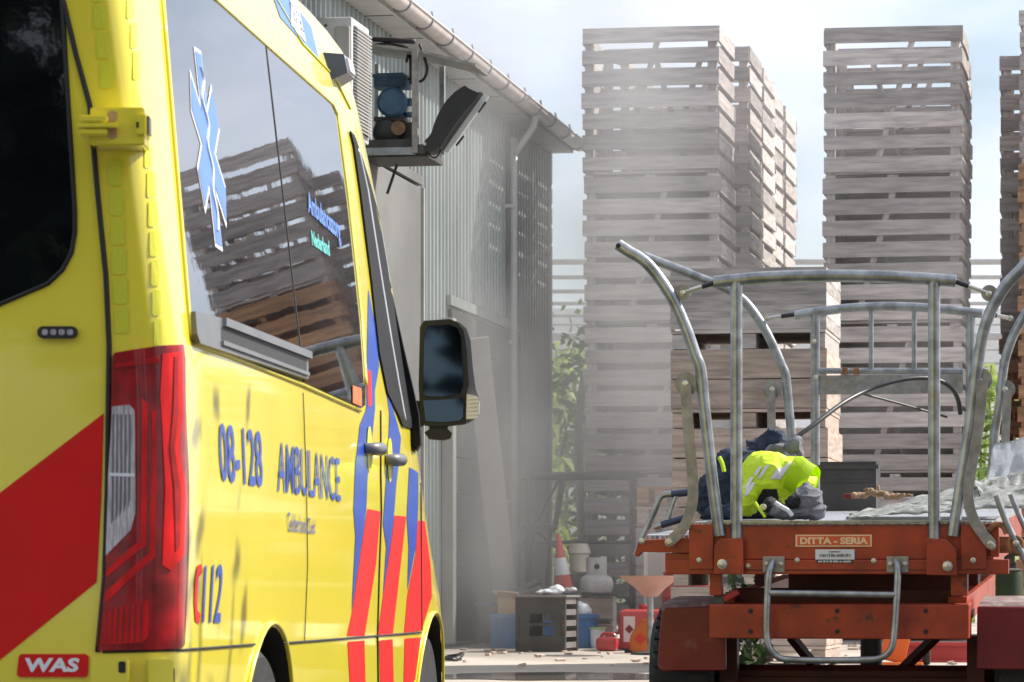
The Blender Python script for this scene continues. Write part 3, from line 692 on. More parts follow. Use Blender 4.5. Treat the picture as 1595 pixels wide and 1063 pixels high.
obj('motor', lathe(new(), [(.10, 0), (.108, .01), (.108, .05), (.095, .06), (.095, .26), (.06, .30)], 28, Matrix.Translation(kc(610, 159)) @ RYX), 'motor_blue', cp, smooth=35)
obj('end_cover', lathe(new(), [(.085, -.012), (.1, 0), (.10, .004)], 28, Matrix.Translation(kc(610, 159)) @ RYX), 'motor_blue', cp, smooth=35)
for i in range(9): obj('cooling_fin', B(kc(606, 116+i*2.2, .12), (.24, .20, .005)), 'motor_blue', cp)
obj('cylinder_head', B(kc(606, 121, .12), (.20, .16, .09), bev=.01), 'motor_blue', cp)
obj('tank', lathe(new(), [(.04, -.02), (.085, 0), (.10, .03), (.10, .32), (.06, .36)], 24, Matrix.Translation(kc(600, 205)) @ RYX), 'motor_black', cp, smooth=35)
obj('filter', lathe(new(), [(.045, 0), (.05, .01), (.05, .12), (.03, .13)], 18, Matrix.Translation(kc(636, 180, .1))), 'motor_blue', cp, smooth=35)
obj('filter_label', lathe(new(), [(.0512, .03), (.0512, .07)], 18, Matrix.Translation(kc(636, 180, .1)), cap=False), 'white_film', cp, smooth=35)
obj('belt_guard', B(kc(636, 205, .12), (.09, .16, .14), bev=.01), 'motor_black', cp)
obj('flywheel_rim', lathe(new(), [(.045, 0), (.05, 0), (.05, .015), (.045, .015)], 20, Matrix.Translation(kc(621, 200, -.02)) @ RYX), 'glove_tan', cp)
obj('mount', B(kc(605, 184, .12), (.22, .2, .03)), 'motor_black', cp)
for pts in ([K(572, 88), K(600, 86), K(628, 92), K(634, 98), K(631, 116)], [K(566, 78), K(600, 80), K(645, 84)], [K(652, 88), K(660, 110), K(664, 130), K(655, 146), K(634, 142)], [K(568, 133), K(588, 138), K(596, 140)], [K(637, 95), K(638, 150)], [K(570, 140), K(573, 160), K(571, 182)]):
    obj('hose', T([Vector(p)+Vector((0, .06, .045)) for p in pts], .010 if pts[0] != K(566, 78) else .018, 8, 6), 'black_plastic', cp, smooth=True)

# black hinged hatch hanging on the shelf end
ht = thing('hatch', 'black curved hatch propped open at the end of the wall shelf', 'hatch', P(660, 238, dk), (0, 0, -SYAW))
def kh(x, y, a=0): return Vector(((x-660)/kx, a, (238-y)/kx))
outl = [(664, 236), (660, 228), (664, 220), (672, 214), (676, 208), (680, 196), (688, 180), (700, 162), (714, 148), (726, 140), (729, 138), (736, 143), (748, 148), (752, 147), (744, 160), (731, 176), (712, 202), (698, 222), (690, 235), (687, 232), (680, 238), (670, 240)]
bm = new(); a = [bm.verts.new(kh(x, y, -.02-.10*math.sin(PI*(x-655)/105))) for x, y in outl]; b = [bm.verts.new(kh(x, y, .10)) for x, y in outl]
bm.faces.new(a[::-1]); n = len(a)
for i in range(n): bm.faces.new((a[i], a[(i+1) % n], b[(i+1) % n], b[i]))
bm.faces.new(b); obj('hatch_shell', bm, 'black_plastic', ht, smooth=50)
obj('hatch_panel', prism(new(), [(754, 148), (762, 152), (698, 238), (690, 236)], lambda u, v, o: kh(u, v, o), .02, .05), 'pipe_white', ht)
for q_ in ([(757, 160), (759, 162), (747, 178), (745, 177)], [(722, 212), (724, 214), (712, 229), (710, 227)]): obj('panel_slot', prism(new(), q_, lambda u, v, o: kh(u, v, o), .005, .018), 'black_gap', ht)
obj('hinge_bolt', lathe(new(), [(.012, 0), (.012, .02)], 10, Matrix.Translation(kh(664, 226, -.06)) @ RYX), 'bolt_steel', ht)
obj('cable', T([kh(668, 238), kh(674, 246), (kh(682, 244)), kh(688, 232)], .006, 6, 6), 'black_plastic', ht, smooth=True)

# ------------------------------------------------------------------ wooden field crates, every slat its own piece
SL = {}
def slat_mesh(L, h, t, m, key):
    k = (round(L, 3), round(h, 3), t, m, key)
    if k not in SL:
        bm = B((0, 0, 0), (L, t, h)); me = bpy.data.meshes.new('slat')
        bmesh.ops.subdivide_edges(bm, edges=[e for e in bm.edges if abs(e.verts[0].co.x-e.verts[1].co.x) > .5*L], cuts=2)
        rr = random.Random(hash(k) & 0xffff)
        for v in bm.verts:
            v.co.z += rr.uniform(-.0025, .0025); v.co.y += rr.uniform(-.003, .003)
        bm.to_mesh(me); bm.free(); me.materials.append(M(m)); SL[k] = me
    return SL[k]
ORD = ['top', 'second from top', 'third from top', 'fourth from top', 'fifth from top', 'lowest']
def crate(root, W, D, H, n, sh_, m, lean=0, brace=1, seed=0):
    rr = random.Random(seed); pitch = H/n
    def put(name, me, loc, rot): obj(name, me, None, root, loc=loc, rot=rot)
    for i in range(n):
        z = pitch*(i+.5)+pitch*.16
        for s in (-1, 1):
            j = lambda a: rr.uniform(-a, a)
            put('slat', slat_mesh(W, sh_*(1+j(.1)), .022, m, rr.randrange(5)) if False else slat_mesh(W, sh_ if rr.random() < .8 else sh_*.86, .022, m, rr.randrange(5)), (j(.010), s*(D/2-.011)+j(.003), z+j(.005)), (0, j(.003), 0))
            put('slat', slat_mesh(D-.05, sh_, .022, m, rr.randrange(5)), (s*(W/2-.011)+j(.003), j(.006), z+j(.008)), (0, j(.006)*0, PI/2))
    pm = slat_mesh(H-.04, .075, .075, m, 9)
    for sx in (-1, 1):
        for sy in (-1, 1): put('post', pm, (sx*(W/2-.062), sy*(D/2-.062), H/2), (0, PI/2, 0))
    if brace:
        for sy in (-1, 1):
            L = math.hypot(W*.28, H*.9); a = math.atan2(H*.9, W*.28*(sy if rr.random() < .9 else -sy)*-1)
            put('brace', slat_mesh(L, .05, .022, m, 8), (rr.uniform(-.15, .1), sy*(D/2-.036), H/2+.02), (0, -a if True else a, 0))
    fm = slat_mesh(W-.05, .022, .13, m, 7)
    for i in range(7): put('floor_board', fm, (0, -D/2+.1+i*(D-.2)/6, .045), (0, 0, 0))
    sk = slat_mesh(D-.02, .05, .09, m, 6)
    for sx in (-1, 0, 1): put('skid', sk, (sx*(W/2-.06), 0, .0), (0, 0, PI/2))
def crate_stack(px_left, d, where, off=(0, 0), W=1.19, D=1.2, H=1.29, n=7, sh_=.130, mats=('wood_grey',), count=4, yaw=SYAW, lift=.12, seed=1, world=None, grp='slatted field crates stacked in towers'):
    if world is None:
        c = P(px_left, HZ, d); c.z = 0; R_ = Vector((math.cos(yaw), -math.sin(yaw), 0)); F_ = Vector((math.sin(yaw), math.cos(yaw), 0))
        c = c+R_*(W/2+off[0])+F_*(D/2+off[1])
    else: c = Vector(world)
    rr = random.Random(seed*13+5)
    g0 = gz(c.y)+lift; dx = rr.uniform(-.012, .012); dy = rr.uniform(-.012, .012)
    for i in range(count):
        rank = count-1-i
        o_ = 'lowest' if rank == count-1 and count > 1 else ORD[rank]
        lab = f'{o_} crate of {where}'
        z = g0+i*H
        root = thing('field_crate', lab, 'crate', (c.x+dx*i+rr.uniform(-.012, .012), c.y+dy*i, z), (0, 0, -yaw+rr.uniform(-.012, .012)), grp)
        crate(root, W, D, H, n, sh_, mats[min(i, len(mats)-1)] if not callable(mats) else mats(i), seed=seed*100+i)
    # two timbers under the lowest crate
    return c, g0
AW = 1.19
crate_stack(912, 31, 'the tall grey tower nearest the shed', seed=1)
for i, o_ in enumerate((.13, .09, .04, .0)):
    crate_stack(912, 31, ('the first tower', 'the second tower', 'the third tower', 'the fourth tower')[i]+' behind the tower nearest the shed', off=(o_, 1.36*(i+1)), seed=2+i)
crate_stack(1285, 31, 'the tall tower right of centre behind the trailer', seed=11)
for i, o_ in enumerate((-.05,)):
    crate_stack(1285, 31, ('the first tower', 'the second tower')[i]+' behind the right of centre tower', off=(o_, 1.36*(i+1)), seed=12+i)
crate_stack(1584, 31, 'the brownish tower at the right edge of the photo', seed=21, mats=('wood_brown', 'wood_brown', 'wood_brown', 'wood_grey'), W=1.12, H=1.33)
crate_stack(1556, 32.6, 'the tower just left behind the right edge tower', seed=22, off=(0, .1), mats=('wood_grey', 'wood_brown', 'wood_grey', 'wood_grey'))
crate_stack(1584, 31, 'the tower right behind the right edge tower', off=(.04, 1.36), seed=25, mats=('wood_brown', 'wood_brown', 'wood_grey', 'wood_grey'), W=1.12, H=1.33)
crate_stack(1834, 31, 'the stack behind the lower mirrored stack', off=(.05, 1.36), seed=26, count=2)
LOWC, LOWZ = crate_stack(1834, 31, 'the lower stack right of the frame mirrored in the window', seed=23, count=2, mats=('wood_grey',))
hp = thing('broken_board_heap', 'heap of broken brown boards topping the lower mirrored stack', 'boards', (LOWC.x, LOWC.y, LOWZ+2*1.29+.03), (0, 0, -SYAW))
for i in range(26):
    rr = random.Random(500+i); obj('board', slat_mesh(.6, .09, .03, 'wood_brown', i % 4), None, hp, loc=(rr.uniform(-.42, .42), rr.uniform(-.4, .4), rr.uniform(-.02, .28)), rot=(rr.uniform(-.6, .6), rr.uniform(-.9, .9), rr.uniform(0, 3)))
# five smaller boxes with close planks, in front of the towers
dB = 24.4
c0 = P(1047, HZ, dB); R_, F_ = SR_, SF_
cB = c0+R_*.53+F_*.6; gB = gz(cB.y)+.02
words = ['lowest', 'fourth from top', 'third from top', 'second from top', 'top']
for i in range(5):
    root = thing('plank_box', f'{words[i]} plank box of the low pile behind the trailer', 'crate', (cB.x+random.uniform(-.012, .012), cB.y, gB+i*.536), (0, 0, -SYAW+random.uniform(-.015, .015)), 'plank boxes piled behind the trailer')
    rr = random.Random(77+i); W, D = 1.06, 1.2
    n, hh, m = (5, .082, 'wood_grey') if i == 4 else (2, .195, 'wood_pale')
    for s in (-1, 1):
        for k in range(n):
            z = .13+hh/2+k*(hh+.008 if i < 4 else hh+.001)
            obj('plank', slat_mesh(W, hh, .024, m, rr.randrange(4)), None, root, loc=(0, s*(D/2-.012), z))
            obj('plank', slat_mesh(D-.06, hh, .024, m, rr.randrange(4)), None, root, loc=(s*(W/2-.012), 0, z), rot=(0, 0, PI/2))
    obj('floor', B((0, 0, .115), (W-.01, D-.01, .022)), m, root)
    for sx in (-1, 0, 1):
        obj('skid', B((sx*(W/2-.06), 0, .05), (.10, D-.04, .10)), m, root)

# loose pallet boards and offcuts between pile and tower
for i, (x, y, L, h, m) in enumerate(((1010, 770, 46, 26, 'wood_pale'), (1012, 742, 60, 24, 'wood_brown'))):
    d = 30.15; s_ = d/FPX
    rt = thing('pallet', ('lower' if i == 0 else 'upper')+' worn pallet lying left of the plank boxes', 'pallet', P(1035, 822 if i == 0 else 790, d), (0, 0, -SYAW))
    for k in range(2): obj('board', B((0, -.2+.4*k, .16), (.42, .09, .022)), m, rt)
    for k in range(2): obj('board', B((0, -.2+.4*k, .02), (.42, .09, .022)), m, rt)
    for sx in (-1, 0, 1): obj('block', B((sx*.15, 0, .09), (.1, .5, .118)), m, rt)
st = thing('timber_block_pile', 'weathered block pile carrying the worn pallets', 'timber', P(1035, 822, 30.15), (0, 0, -SYAW))
hb = P(1035, 822, 30.15).z-gz(30.15)
for k in range(3):
    for sx in (-1, 1): obj('block', B((sx*.13, 0, -hb+hb/6+k*hb/3), (.17, .46, hb/3-.004), bev=.005), 'wood_grey', st)

# ------------------------------------------------------------------ orchard platform trailer
TYAW = math.atan((1780-CX)/FPX); TPIT = math.atan((HZ-712)/FPX)
TO = P(1292, HZ, 17.5); TO.z = gz(17.5)-.02
trl = thing('platform_trailer', 'red orchard platform trailer with galvanised tube hoops and step ladder', 'trailer', TO, (TPIT, 0, -TYAW))
TMW = Matrix.Translation(TO) @ Matrix.Rotation(-TYAW, 4, 'Z') @ Matrix.Rotation(TPIT, 4, 'X')
TI = TMW.inverted(); CAML = TI @ Vector((0, 0, CH))
def tr(x, y, a=0):                                  # photo pixel on the trailer's cross plane a metres behind its front plate
    r = TI @ P(x, y, 10)-CAML
    return CAML+r*((a-CAML.y)/r.y)
def tbox(name, x0, y0, x1, y1, a0, a1, m, parent=trl, bev=.004, ref=None):
    p, q = tr(x0, y1, a0 if ref is None else ref), tr(x1, y0, a0 if ref is None else ref)
    return obj(name, B(((p.x+q.x)/2, (a0+a1)/2, (p.z+q.z)/2), (q.x-p.x, a1-a0, q.z-p.z), bev=bev), m, parent)
def tpoly(name, pts, a0, a1, m, parent=trl, ref=None, bev=0):
    cs = [tr(x, y, a0 if ref is None else ref) for x, y in pts]
    bm = prism(new(), [(c.x, c.z) for c in cs], lambda u, v, o: Vector((u, o, v)), a0, a1)
    if bev: bmesh.ops.bevel(bm, geom=bm.edges[:], offset=bev, segments=1, affect='EDGES')
    return obj(name, bm, m, parent)
def ttube(name, pts, r, a, m='galvanised', parent=trl, sm=6, seg=14): return obj(name, T([tr(x, y, a if not isinstance(a, (list, tuple)) else a[i]) for i, (x, y) in enumerate(pts)], r, seg, sm), m, parent, smooth=40)
def bolt(x, y, r, a, parent=trl):
    c = tr(x, y, a)
    return obj('bolt', lathe(new(), [(r*1.35, 0), (r*1.35, .004), (r, .005), (r, .012), (r*.6, .016)], 8, Matrix.Translation(c) @ Matrix.Rotation(PI/2, 4, 'X')), 'bolt_steel', parent, smooth=30)
LT = 4.25
fp = tbox('front_plate', 1075, 815, 1545, 872, 0, .012, 'trailer_red')
tbox('front_lip', 1036, 872, 1571, 895, -.012, .06, 'trailer_red')
tbox('plate_seam', 1110, 887.3, 1442, 889, -.0145, -.010, 'trailer_dark', bev=0)
for x0, x1, xb in ((1073, 1111, 1089), (1497, 1536, 1516)):
    tbox('side_plate', x0, 817, x1, 887, -.022, -.0125, 'trailer_red', bev=.003); bolt(xb, 873, .0105, -.022)
tpoly('hoop_bracket', [(1112, 852), (1122, 840), (1157, 838), (1158, 895), (1112, 895)], -.055, -.024, 'trailer_red', bev=.003); bolt(1125, 879, .019, -.055)
tpoly('hoop_bracket', [(1443, 838), (1474, 841), (1489, 856), (1490, 897), (1443, 896)], -.055, -.024, 'trailer_red', bev=.003); bolt(1476, 882, .019, -.055)
for x, y in ((1242, 873), (1361, 874), (1165, 882)): bolt(x, y, .010, -.012)
# sign plates
tbox('sign', 1239, 833, 1358, 852, -.004, 0, 'sign_cream', bev=0); sg = tbox('sign_field', 1242, 835.2, 1355, 849.8, -.006, -.004, 'sign_orange', bev=0)
def tt(s, x0, y0, x1, y1, a, m, bold=.02, lab=None):
    A, Z = tr(x0, y1, a), tr(x1, y0, a)
    o = obj('lettering', text_bm(s, lambda u, v: Vector((A.x+(Z.x-A.x)*u, a, A.z+(Z.z-A.z)*v)), bold), m, trl)
    if lab: o['label'] = lab
tt('DITTA - SERIA\u00a0', 1246, 837, 1352, 848.3, -.008, 'sign_cream', .05, 'cream words DITTA - SERIA on the sign')
tbox('dealer_plate', 1270, 856, 1331, 872, -.003, 0, 'sign_white', bev=0); tbox('dealer_strip', 1272, 872.2, 1328, 877, -.015, -.0122, 'black_plastic', bev=0)
rr = random.Random(8)                                # print too small to read: rows of marks
for y0, y1, x0, x1, a, m in ((873.2, 876.2, 1274, 1327, -.0165, 'sign_white'), (862.5, 867.5, 1277, 1326, -.0045, 'grey_plastic'), (858.6, 860.6, 1291, 1310, -.0045, 'fender_red')):
    x = x0
    while x < x1-1:
        w_ = rr.uniform(.9, 2.0); tbox('print_mark', x, y0+rr.uniform(0, (y1-y0)*.3), min(x+w_, x1), y1, a, a+.001, m, bev=0); x += w_+rr.choice((.45, .45, .45, 1.6))
# deck and chassis
zd = tr(1292, 813, 0).z; xl, xr = tr(1078, 812).x, tr(1545, 812).x
obj('deck', B(((xl+xr)/2, LT/2, zd-.012), (xr-xl, LT, .024)), 'deck_plate', trl)
obj('deck_edge', B(((xl+xr)/2, -.005, zd+.001), (xr-xl-.15, .03, .010)), 'galvanised', trl)
for sx, xx in ((-1, xl), (1, xr)):
    obj('side_beam', B((xx-sx*.03, LT/2+.1, zd-.12), (.06, LT-.1, .19)), 'trailer_red', trl)
obj('rear_beam', B(((xl+xr)/2, LT+.03, zd-.12), (xr-xl, .05, .2)), 'trailer_red', trl)
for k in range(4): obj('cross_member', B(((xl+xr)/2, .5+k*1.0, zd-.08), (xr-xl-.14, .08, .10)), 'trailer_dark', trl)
for x0, x1 in ((1105, 1124), (1481, 1507)): tbox('chassis_leg', x0, 893, x1, 928, .02, .10, 'trailer_red')
cb = tbox('chassis_beam', 1105, 942, 1509, 995, .02, .30, 'trailer_red', bev=.006)
for x in (1169, 1304, 1442):
    for y in (952, 984): obj('bolt_hole', lathe(new(), [(.0115, 0), (.0115, .003)], 12, Matrix.Translation(tr(x, y, .018)) @ Matrix.Rotation(PI/2, 4, 'X')), 'black_gap', trl)
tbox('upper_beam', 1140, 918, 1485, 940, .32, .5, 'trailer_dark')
zc = tr(1300, 968, .1).z
for x in (1125, 1490):
    u = tr(x, 968, .1).x; obj('chassis_rail', B((u, 1.9, zc+.05), (.09, 3.4, .13)), 'trailer_red', trl)
    obj('rail_plate', B((u, 2.0, zc+.16), (.05, .3, .12)), 'trailer_dark', trl)
tbox('gap_dark_fill', 1228, 893, 1484, 941, .56, .60, 'trailer_dark')  # dark sheet added to blacken the gap below the deck
tbox('jack', 1112, 927, 1128, 943, .05, .10, 'steel_dark')
obj('red_lever', T([tr(1128, 934, .05), tr(1150, 922, .05)], .016, 6, 1), 'tank_red', trl)
# fenders and wheels
zg = .02
for x0, x1, lab in ((1026, 1131, 'left'), (1521, 1640, 'right')):
    y0 = 940; A, Z = tr(x0, 1046, .25), tr(x1, y0, .25)
    cx_ = (A.x+Z.x)/2; wd = Z.x-A.x
    fz = Z.z-.015
    fl = [(x0+9, 947), (x1-2, 944), (x1, 1045), (x0+6, 1046), (x0, 1043), (x0-2, 1036), (x0+1, 990), (x0+4, 955)] if lab == 'left' else [(x0+1, 945), (x1-8, 946), (x1-4, 955), (x1, 990), (x1+2, 1036), (x1, 1043), (x1-6, 1044), (x0, 1043)]
    fe = tpoly('fender', fl, .235, .262, 'fender_red', bev=.006)
    obj('fender_top', T([(cx_, .25, fz-.03), (cx_, .262, fz-.012), (cx_, .29, fz), (cx_, .36, fz+.006), (cx_, 1.0, fz+.01), (cx_, 1.08, fz-.02), (cx_, 1.12, fz-.1), (cx_, 1.13, A.z+.1)], 0, 4, 3, flat=(.025, wd-.03, (0, -1, 0))), 'fender_dust', fe, smooth=40)
    wz = zg+.33; wx = cx_-.075 if lab == 'left' else cx_+.06
    wh = thing('wheel', None, None); wh.parent = trl; wh.location = (wx, .70, wz); RX = Matrix.Rotation(PI/2, 4, 'Y')
    obj('tyre', lathe(new(), [(.19, -.15), (.29, -.165), (.325, -.13), (.33, 0), (.325, .13), (.29, .165), (.19, .15)], 40, RX), 'rubber', wh, smooth=40)
    for k in range(28):
        a = 2*PI*k/28
        lo_ = obj('tread_lug', B((0, 0, 0), (.28, .035, .02)) if k == 0 else lug_me, 'rubber' if k == 0 else None, wh, loc=(0, .33*math.cos(a), .33*math.sin(a)), rot=(a-PI/2, 0, 0))
        lug_me = lo_.data
    obj('rim', lathe(new(), [(.05, -.1), (.19, -.12), (.195, .12), (.05, .1)], 28, RX), 'trailer_dark', wh, smooth=40)
wy = .70; ax = zg+.33
obj('axle', T([(tr(1078, 990, .7).x, wy, ax), (tr(1580, 990, .7).x, wy, ax)], .05, 10, 1), 'trailer_dark', trl)
for s, (x0, y0, x1, y1) in enumerate(((1232, 992, 1292, 1066), (1458, 992, 1388, 1060))):
    obj('drawbar_strut', T([tr(x0, y0, .5), tr(x1, y1, .9)], .028, 4, 1), 'trailer_dark', trl)
obj('hub_drum', lathe(new(), [(.05, -.12), (.055, -.11), (.055, .11), (.05, .12)], 20, Matrix.Translation(tr(1357, 1018, .9))), 'steel_dark', trl, smooth=40)
for x in (1138, 1524): tbox('axle_post', x-18, 992, x+10, 1090, .5, .6, 'trailer_dark')
tbox('axle_beam', 1130, 1056, 1530, 1090, .62, .8, 'trailer_dark')
# step ladder
for x0 in (1188, 1381): 
    tbox('ladder_plate', x0, 867, x0+34, 892, -.020, -.0125, 'galvanised_flat', bev=.002); bolt(x0+6, 879, .009, -.02); bolt(x0+29, 879, .009, -.02)
ttube('ladder_frame', [(1204, 874), (1200, 884), (1197, 900), (1195, 940), (1194, 985), (1198, 1008), (1212, 1024), (1235, 1028), (1290, 1029), (1345, 1028), (1372, 1025), (1388, 1011), (1393, 985), (1396, 940), (1398, 900), (1398, 884), (1396, 874)], .0165, [-.02, -.05, -.06, -.07, -.08]+[-.085]*7+[-.08, -.07, -.06, -.05, -.02], 'galvanised', sm=4)
ttube('ladder_rung', [(1199, 924), (1394, 927)], .0165, -.066, sm=1)
# near hoop
RT = .0305
def hoop_set(a, k):
    pass
ttube('hoop_bar', [(1112, 440), (1170, 434), (1230, 431), (1300, 430), (1370, 431), (1430, 434), (1489, 438)], RT, 0.0)
for x, yb in ((1147, 842), (1455, 842)): ttube('hoop_post', [(x, 436), (x, 640), (x, yb)], RT*.98, 0.0, sm=1)
for pts, piv, strut, lug, end in (
    ([(963, 381), (978, 391), (1004, 407), (1028, 435), (1050, 470), (1068, 510), (1083, 553), (1091, 575), (1096, 625), (1103, 690), (1111, 760), (1121, 835)], (1070, 598), [(1068, 600), (1071, 650), (1075, 700), (1079, 750), (1078, 785), (1066, 820), (1042, 845)], (1064, 456), (1112, 441)),
    ([(1612, 392), (1592, 418), (1568, 443), (1548, 475), (1534, 510), (1526, 550), (1521, 585), (1514, 640), (1505, 700), (1495, 765), (1484, 835)], (1527, 592), [(1530, 592), (1527, 640), (1520, 690), (1512, 735), (1508, 775), (1518, 812), (1545, 850)], (1541, 457), (1489, 439))):
    ttube('side_rail', pts, RT*.95, -.01, sm=4)
    c = tr(*piv, -.0); obj('pivot_plate', lathe(new(), [(.058, -.008), (.058, .008)], 20, Matrix.Translation(c) @ Matrix.Rotation(PI/2, 4, 'X')), 'galvanised_flat', trl); bolt(piv[0]-2, piv[1], .014, -.012)
    obj('flat_strut', T([tr(x, y, -.035) for x, y in strut], 0, 4, 4, flat=(.012, .052, (0, 1, 0))), 'galvanised_flat', trl); bolt(strut[-1][0], strut[-1][1], .016, -.045)
    c = tr(*lug, 0); obj('lug_plate', lathe(new(), [(.040, -.006), (.040, .006)], 16, Matrix.Translation(c) @ Matrix.Rotation(PI/2, 4, 'X')), 'galvanised_flat', trl); bolt(lug[0], lug[1]+1, .012, -.008)
    e = tr(*end, 0); mid = c.lerp(e, .62)
    obj('wire_eye', T([c, mid], lambda t: .011+.006*math.sin(PI*t), 8, 1), 'bolt_steel', trl); obj('wire_sleeve', T([mid, e], .013, 8, 1), 'black_plastic', trl)
for x, y, dx in ((963, 381, 3),): obj('rail_end_cap', lathe(new(), [(.012, -.002), (.0125, .001)], 10, Matrix.Translation(tr(x, y+2, -.04)) @ Matrix.Rotation(PI/2, 4, 'X')), 'black_gap', trl)
# far hoop
AF = 4.2
ttube('hoop_bar', [(1238, 492), (1280, 485), (1340, 479), (1400, 478), (1460, 481), (1530, 489)], RT*.92, AF)
for x in (1270, 1512): ttube('hoop_post', [(x, 485), (x, 790)], RT*.9, AF, sm=1)
for x in (1357, 1424): ttube('rail_bar', [(x, 482), (x, 576)], .015, AF, sm=1)
ttube('hoop_rail', [(1270, 578), (1500, 578)], .018, AF, sm=1)
tbox('hoop_panel', 1276, 583, 1500, 615, AF-.01, AF+.01, 'galvanised_flat', ref=AF)
for x in (1268, 1271): bolt(x, 532 if x == 1268 else 588, .012, AF-.035)
for x in (1312, 1330): tbox('rust_patch', x, 573, x+9, 584, AF-.025, AF-.012, 'rust', ref=AF)
for pts, piv, strut, lug, end in (
    ([(1000, 398), (1050, 417), (1090, 433), (1125, 447), (1158, 468), (1185, 503), (1204, 538), (1218, 570), (1224, 588), (1229, 640), (1235, 700), (1243, 790)], (1203, 607), [(1201, 608), (1202, 680), (1204, 790)], (1196, 496), (1238, 490)),
    ([(1625, 452), (1600, 485), (1580, 520), (1568, 552), (1562, 582), (1557, 630), (1549, 680), (1543, 790)], (1566, 607), [(1569, 608), (1566, 680), (1564, 790)], (1574, 496), (1532, 488))):
    ttube('side_rail', pts, RT*.92, AF, sm=4)
    c = tr(*piv, AF); obj('pivot_plate', lathe(new(), [(.058, -.008), (.058, .008)], 20, Matrix.Translation(c) @ Matrix.Rotation(PI/2, 4, 'X')), 'galvanised_flat', trl); bolt(piv[0], piv[1], .014, AF-.03)
    obj('flat_strut', T([tr(x, y, AF-.035) for x, y in strut], 0, 4, 1, flat=(.012, .05, (0, 1, 0))), 'galvanised_flat', trl)
    c = tr(*lug, AF); e = tr(*end, AF); mid = c.lerp(e, .5); bolt(lug[0], lug[1], .014, AF-.02)
    obj('wire_eye', T([c, mid], .012, 8, 1), 'bolt_steel', trl); obj('wire_sleeve', T([mid, e], .014, 8, 1), 'black_plastic', trl)
# fold-out side platform, left
tpoly('side_shelf', [(995, 842), (1076, 838), (1076, 862), (1000, 860), (993, 868), (988, 864)], .0, .06, 'trailer_red', bev=.003); bolt(1000, 843, .012, -.01)
tbox('side_shelf_leg', 1036, 862, 1076, 895, .01, .06, 'trailer_red')
ttube('grab_rail', [(990, 866), (1001, 838), (1020, 795), (1028, 777), (1035, 771), (1055, 769), (1080, 766)], .016, .02, sm=4)
ttube('grab_rail', [(1018, 822), (1045, 813), (1080, 803)], .015, .02, sm=2); ttube('grab_rail', [(1054, 770), (1040, 810)], .014, .02, sm=1)
ttube('grip_tape', [(1046, 770), (1078, 766.5)], .0185, .02, 'tape_blue', sm=1); ttube('grip_tape', [(1030, 818), (1076, 804)], .0175, .02, 'tape_blue', sm=1)
p = tr(1035, 838, .1); obj('side_deck', B((p.x, LT*.45, p.z), (.26, LT*.8, .02)), 'deck_plate', trl)
# fold-out side platform, right
tbox('side_shelf', 1536, 815, 1556, 868, .0, .05, 'trailer_red'); tbox('side_bracket', 1540, 836, 1600, 862, .15, .2, 'rust')
ttube('grab_rail', [(1552, 772), (1562, 800), (1575, 830), (1590, 858), (1600, 880)], .016, -.03, sm=3); ttube('grab_rail', [(1574, 770), (1586, 800), (1600, 830)], .014, .1, sm=2)
ttube('hook', [(1540, 826), (1550, 817), (1562, 820), (1568, 832)], .014, -.02, 'rust', sm=4); ttube('chain_link', [(1572, 842), (1582, 836), (1592, 846), (1586, 862), (1574, 856), (1572, 842)], .011, -.03, 'rust', sm=4)
bolt(1543, 847, .012, -.05); bolt(1583, 846, .012, -.05)
# hose arc from the deck to the far post
ttube('air_hose', [(1238, 683), (1270, 660), (1310, 630), (1345, 611), (1380, 598), (1420, 590), (1455, 591), (1480, 603), (1492, 622), (1496, 645)], .014, [3.0, 3.1, 3.3, 3.5, 3.6, 3.7, 3.8, 3.9, 4.0, 4.05], 'black_plastic', sm=5)
ttube('air_hose', [(1340, 613), (1390, 626), (1440, 640), (1475, 650)], .007, [3.5, 3.7, 3.9, 4.0], 'black_plastic', sm=4)

# ------------------------------------------------------------------ clothing, gloves and sheets on the deck (things of their own)
TQ = (TPIT, 0, -TYAW)
def on_deck(name, label, cat, x, a):
    c = tr(x, 812, 0); c = Vector((c.x*1.0, a, zd+.004))
    o = thing(name, label, cat, TMW @ c, TQ); return o, c
def loc(pts, base, a): return [tr(x, y, a)-base for x, y in pts]
def E(x, y, a, rx, ry, rz, base, rot=0):            # ellipsoid at a pixel, radii in pixels of this plane
    k = (tr(1300, 800, a)-tr(1301, 800, a)).length
    c = tr(x, y, a)-base
    return (c, (rx*k, ry*k, rz*k), Matrix.Rotation(rot, 3, 'Y'))
AJ = .55
nj, nb = on_deck('dark_jacket', 'dark navy work jacket heaped behind the yellow vest', 'jacket', 1160, AJ)
obj('cloth', blob([E(1118, 772, AJ+.35, 34, 40, 42, nb, .4), E(1150, 745, AJ+.4, 40, 40, 50, nb), E(1195, 715, AJ+.5, 36, 30, 34, nb, .5), E(1206, 690, AJ+.5, 26, 24, 20, nb, .35), E(1175, 780, AJ+.4, 60, 40, 34, nb), E(1180, 700, AJ+.5, 22, 24, 18, nb, -.6), E(1128, 800, AJ+.1, 32, 26, 14, nb)], .009, .016, 9), 'navy_cloth', nj, smooth=True)
obj('lining', blob([E(1238, 692, AJ+.3, 11, 24, 16, nb, .5), E(1210, 699, AJ+.3, 20, 20, 8, nb, -.2), E(1246, 704, AJ+.3, 6, 14, 14, nb, -.3)], .007, .007, 9), 'grey_cloth', nj, smooth=True)
obj('collar_flash', T(loc([(1120, 712), (1125, 722), (1128, 735)], nb, AJ-.05), .012, 6, 4), 'hivis', nj)
hv, hb = on_deck('safety_vest', 'fluorescent yellow green vest with silver bands lying on the trailer deck', 'vest', 1205, AJ-.2)
A0 = AJ-.12
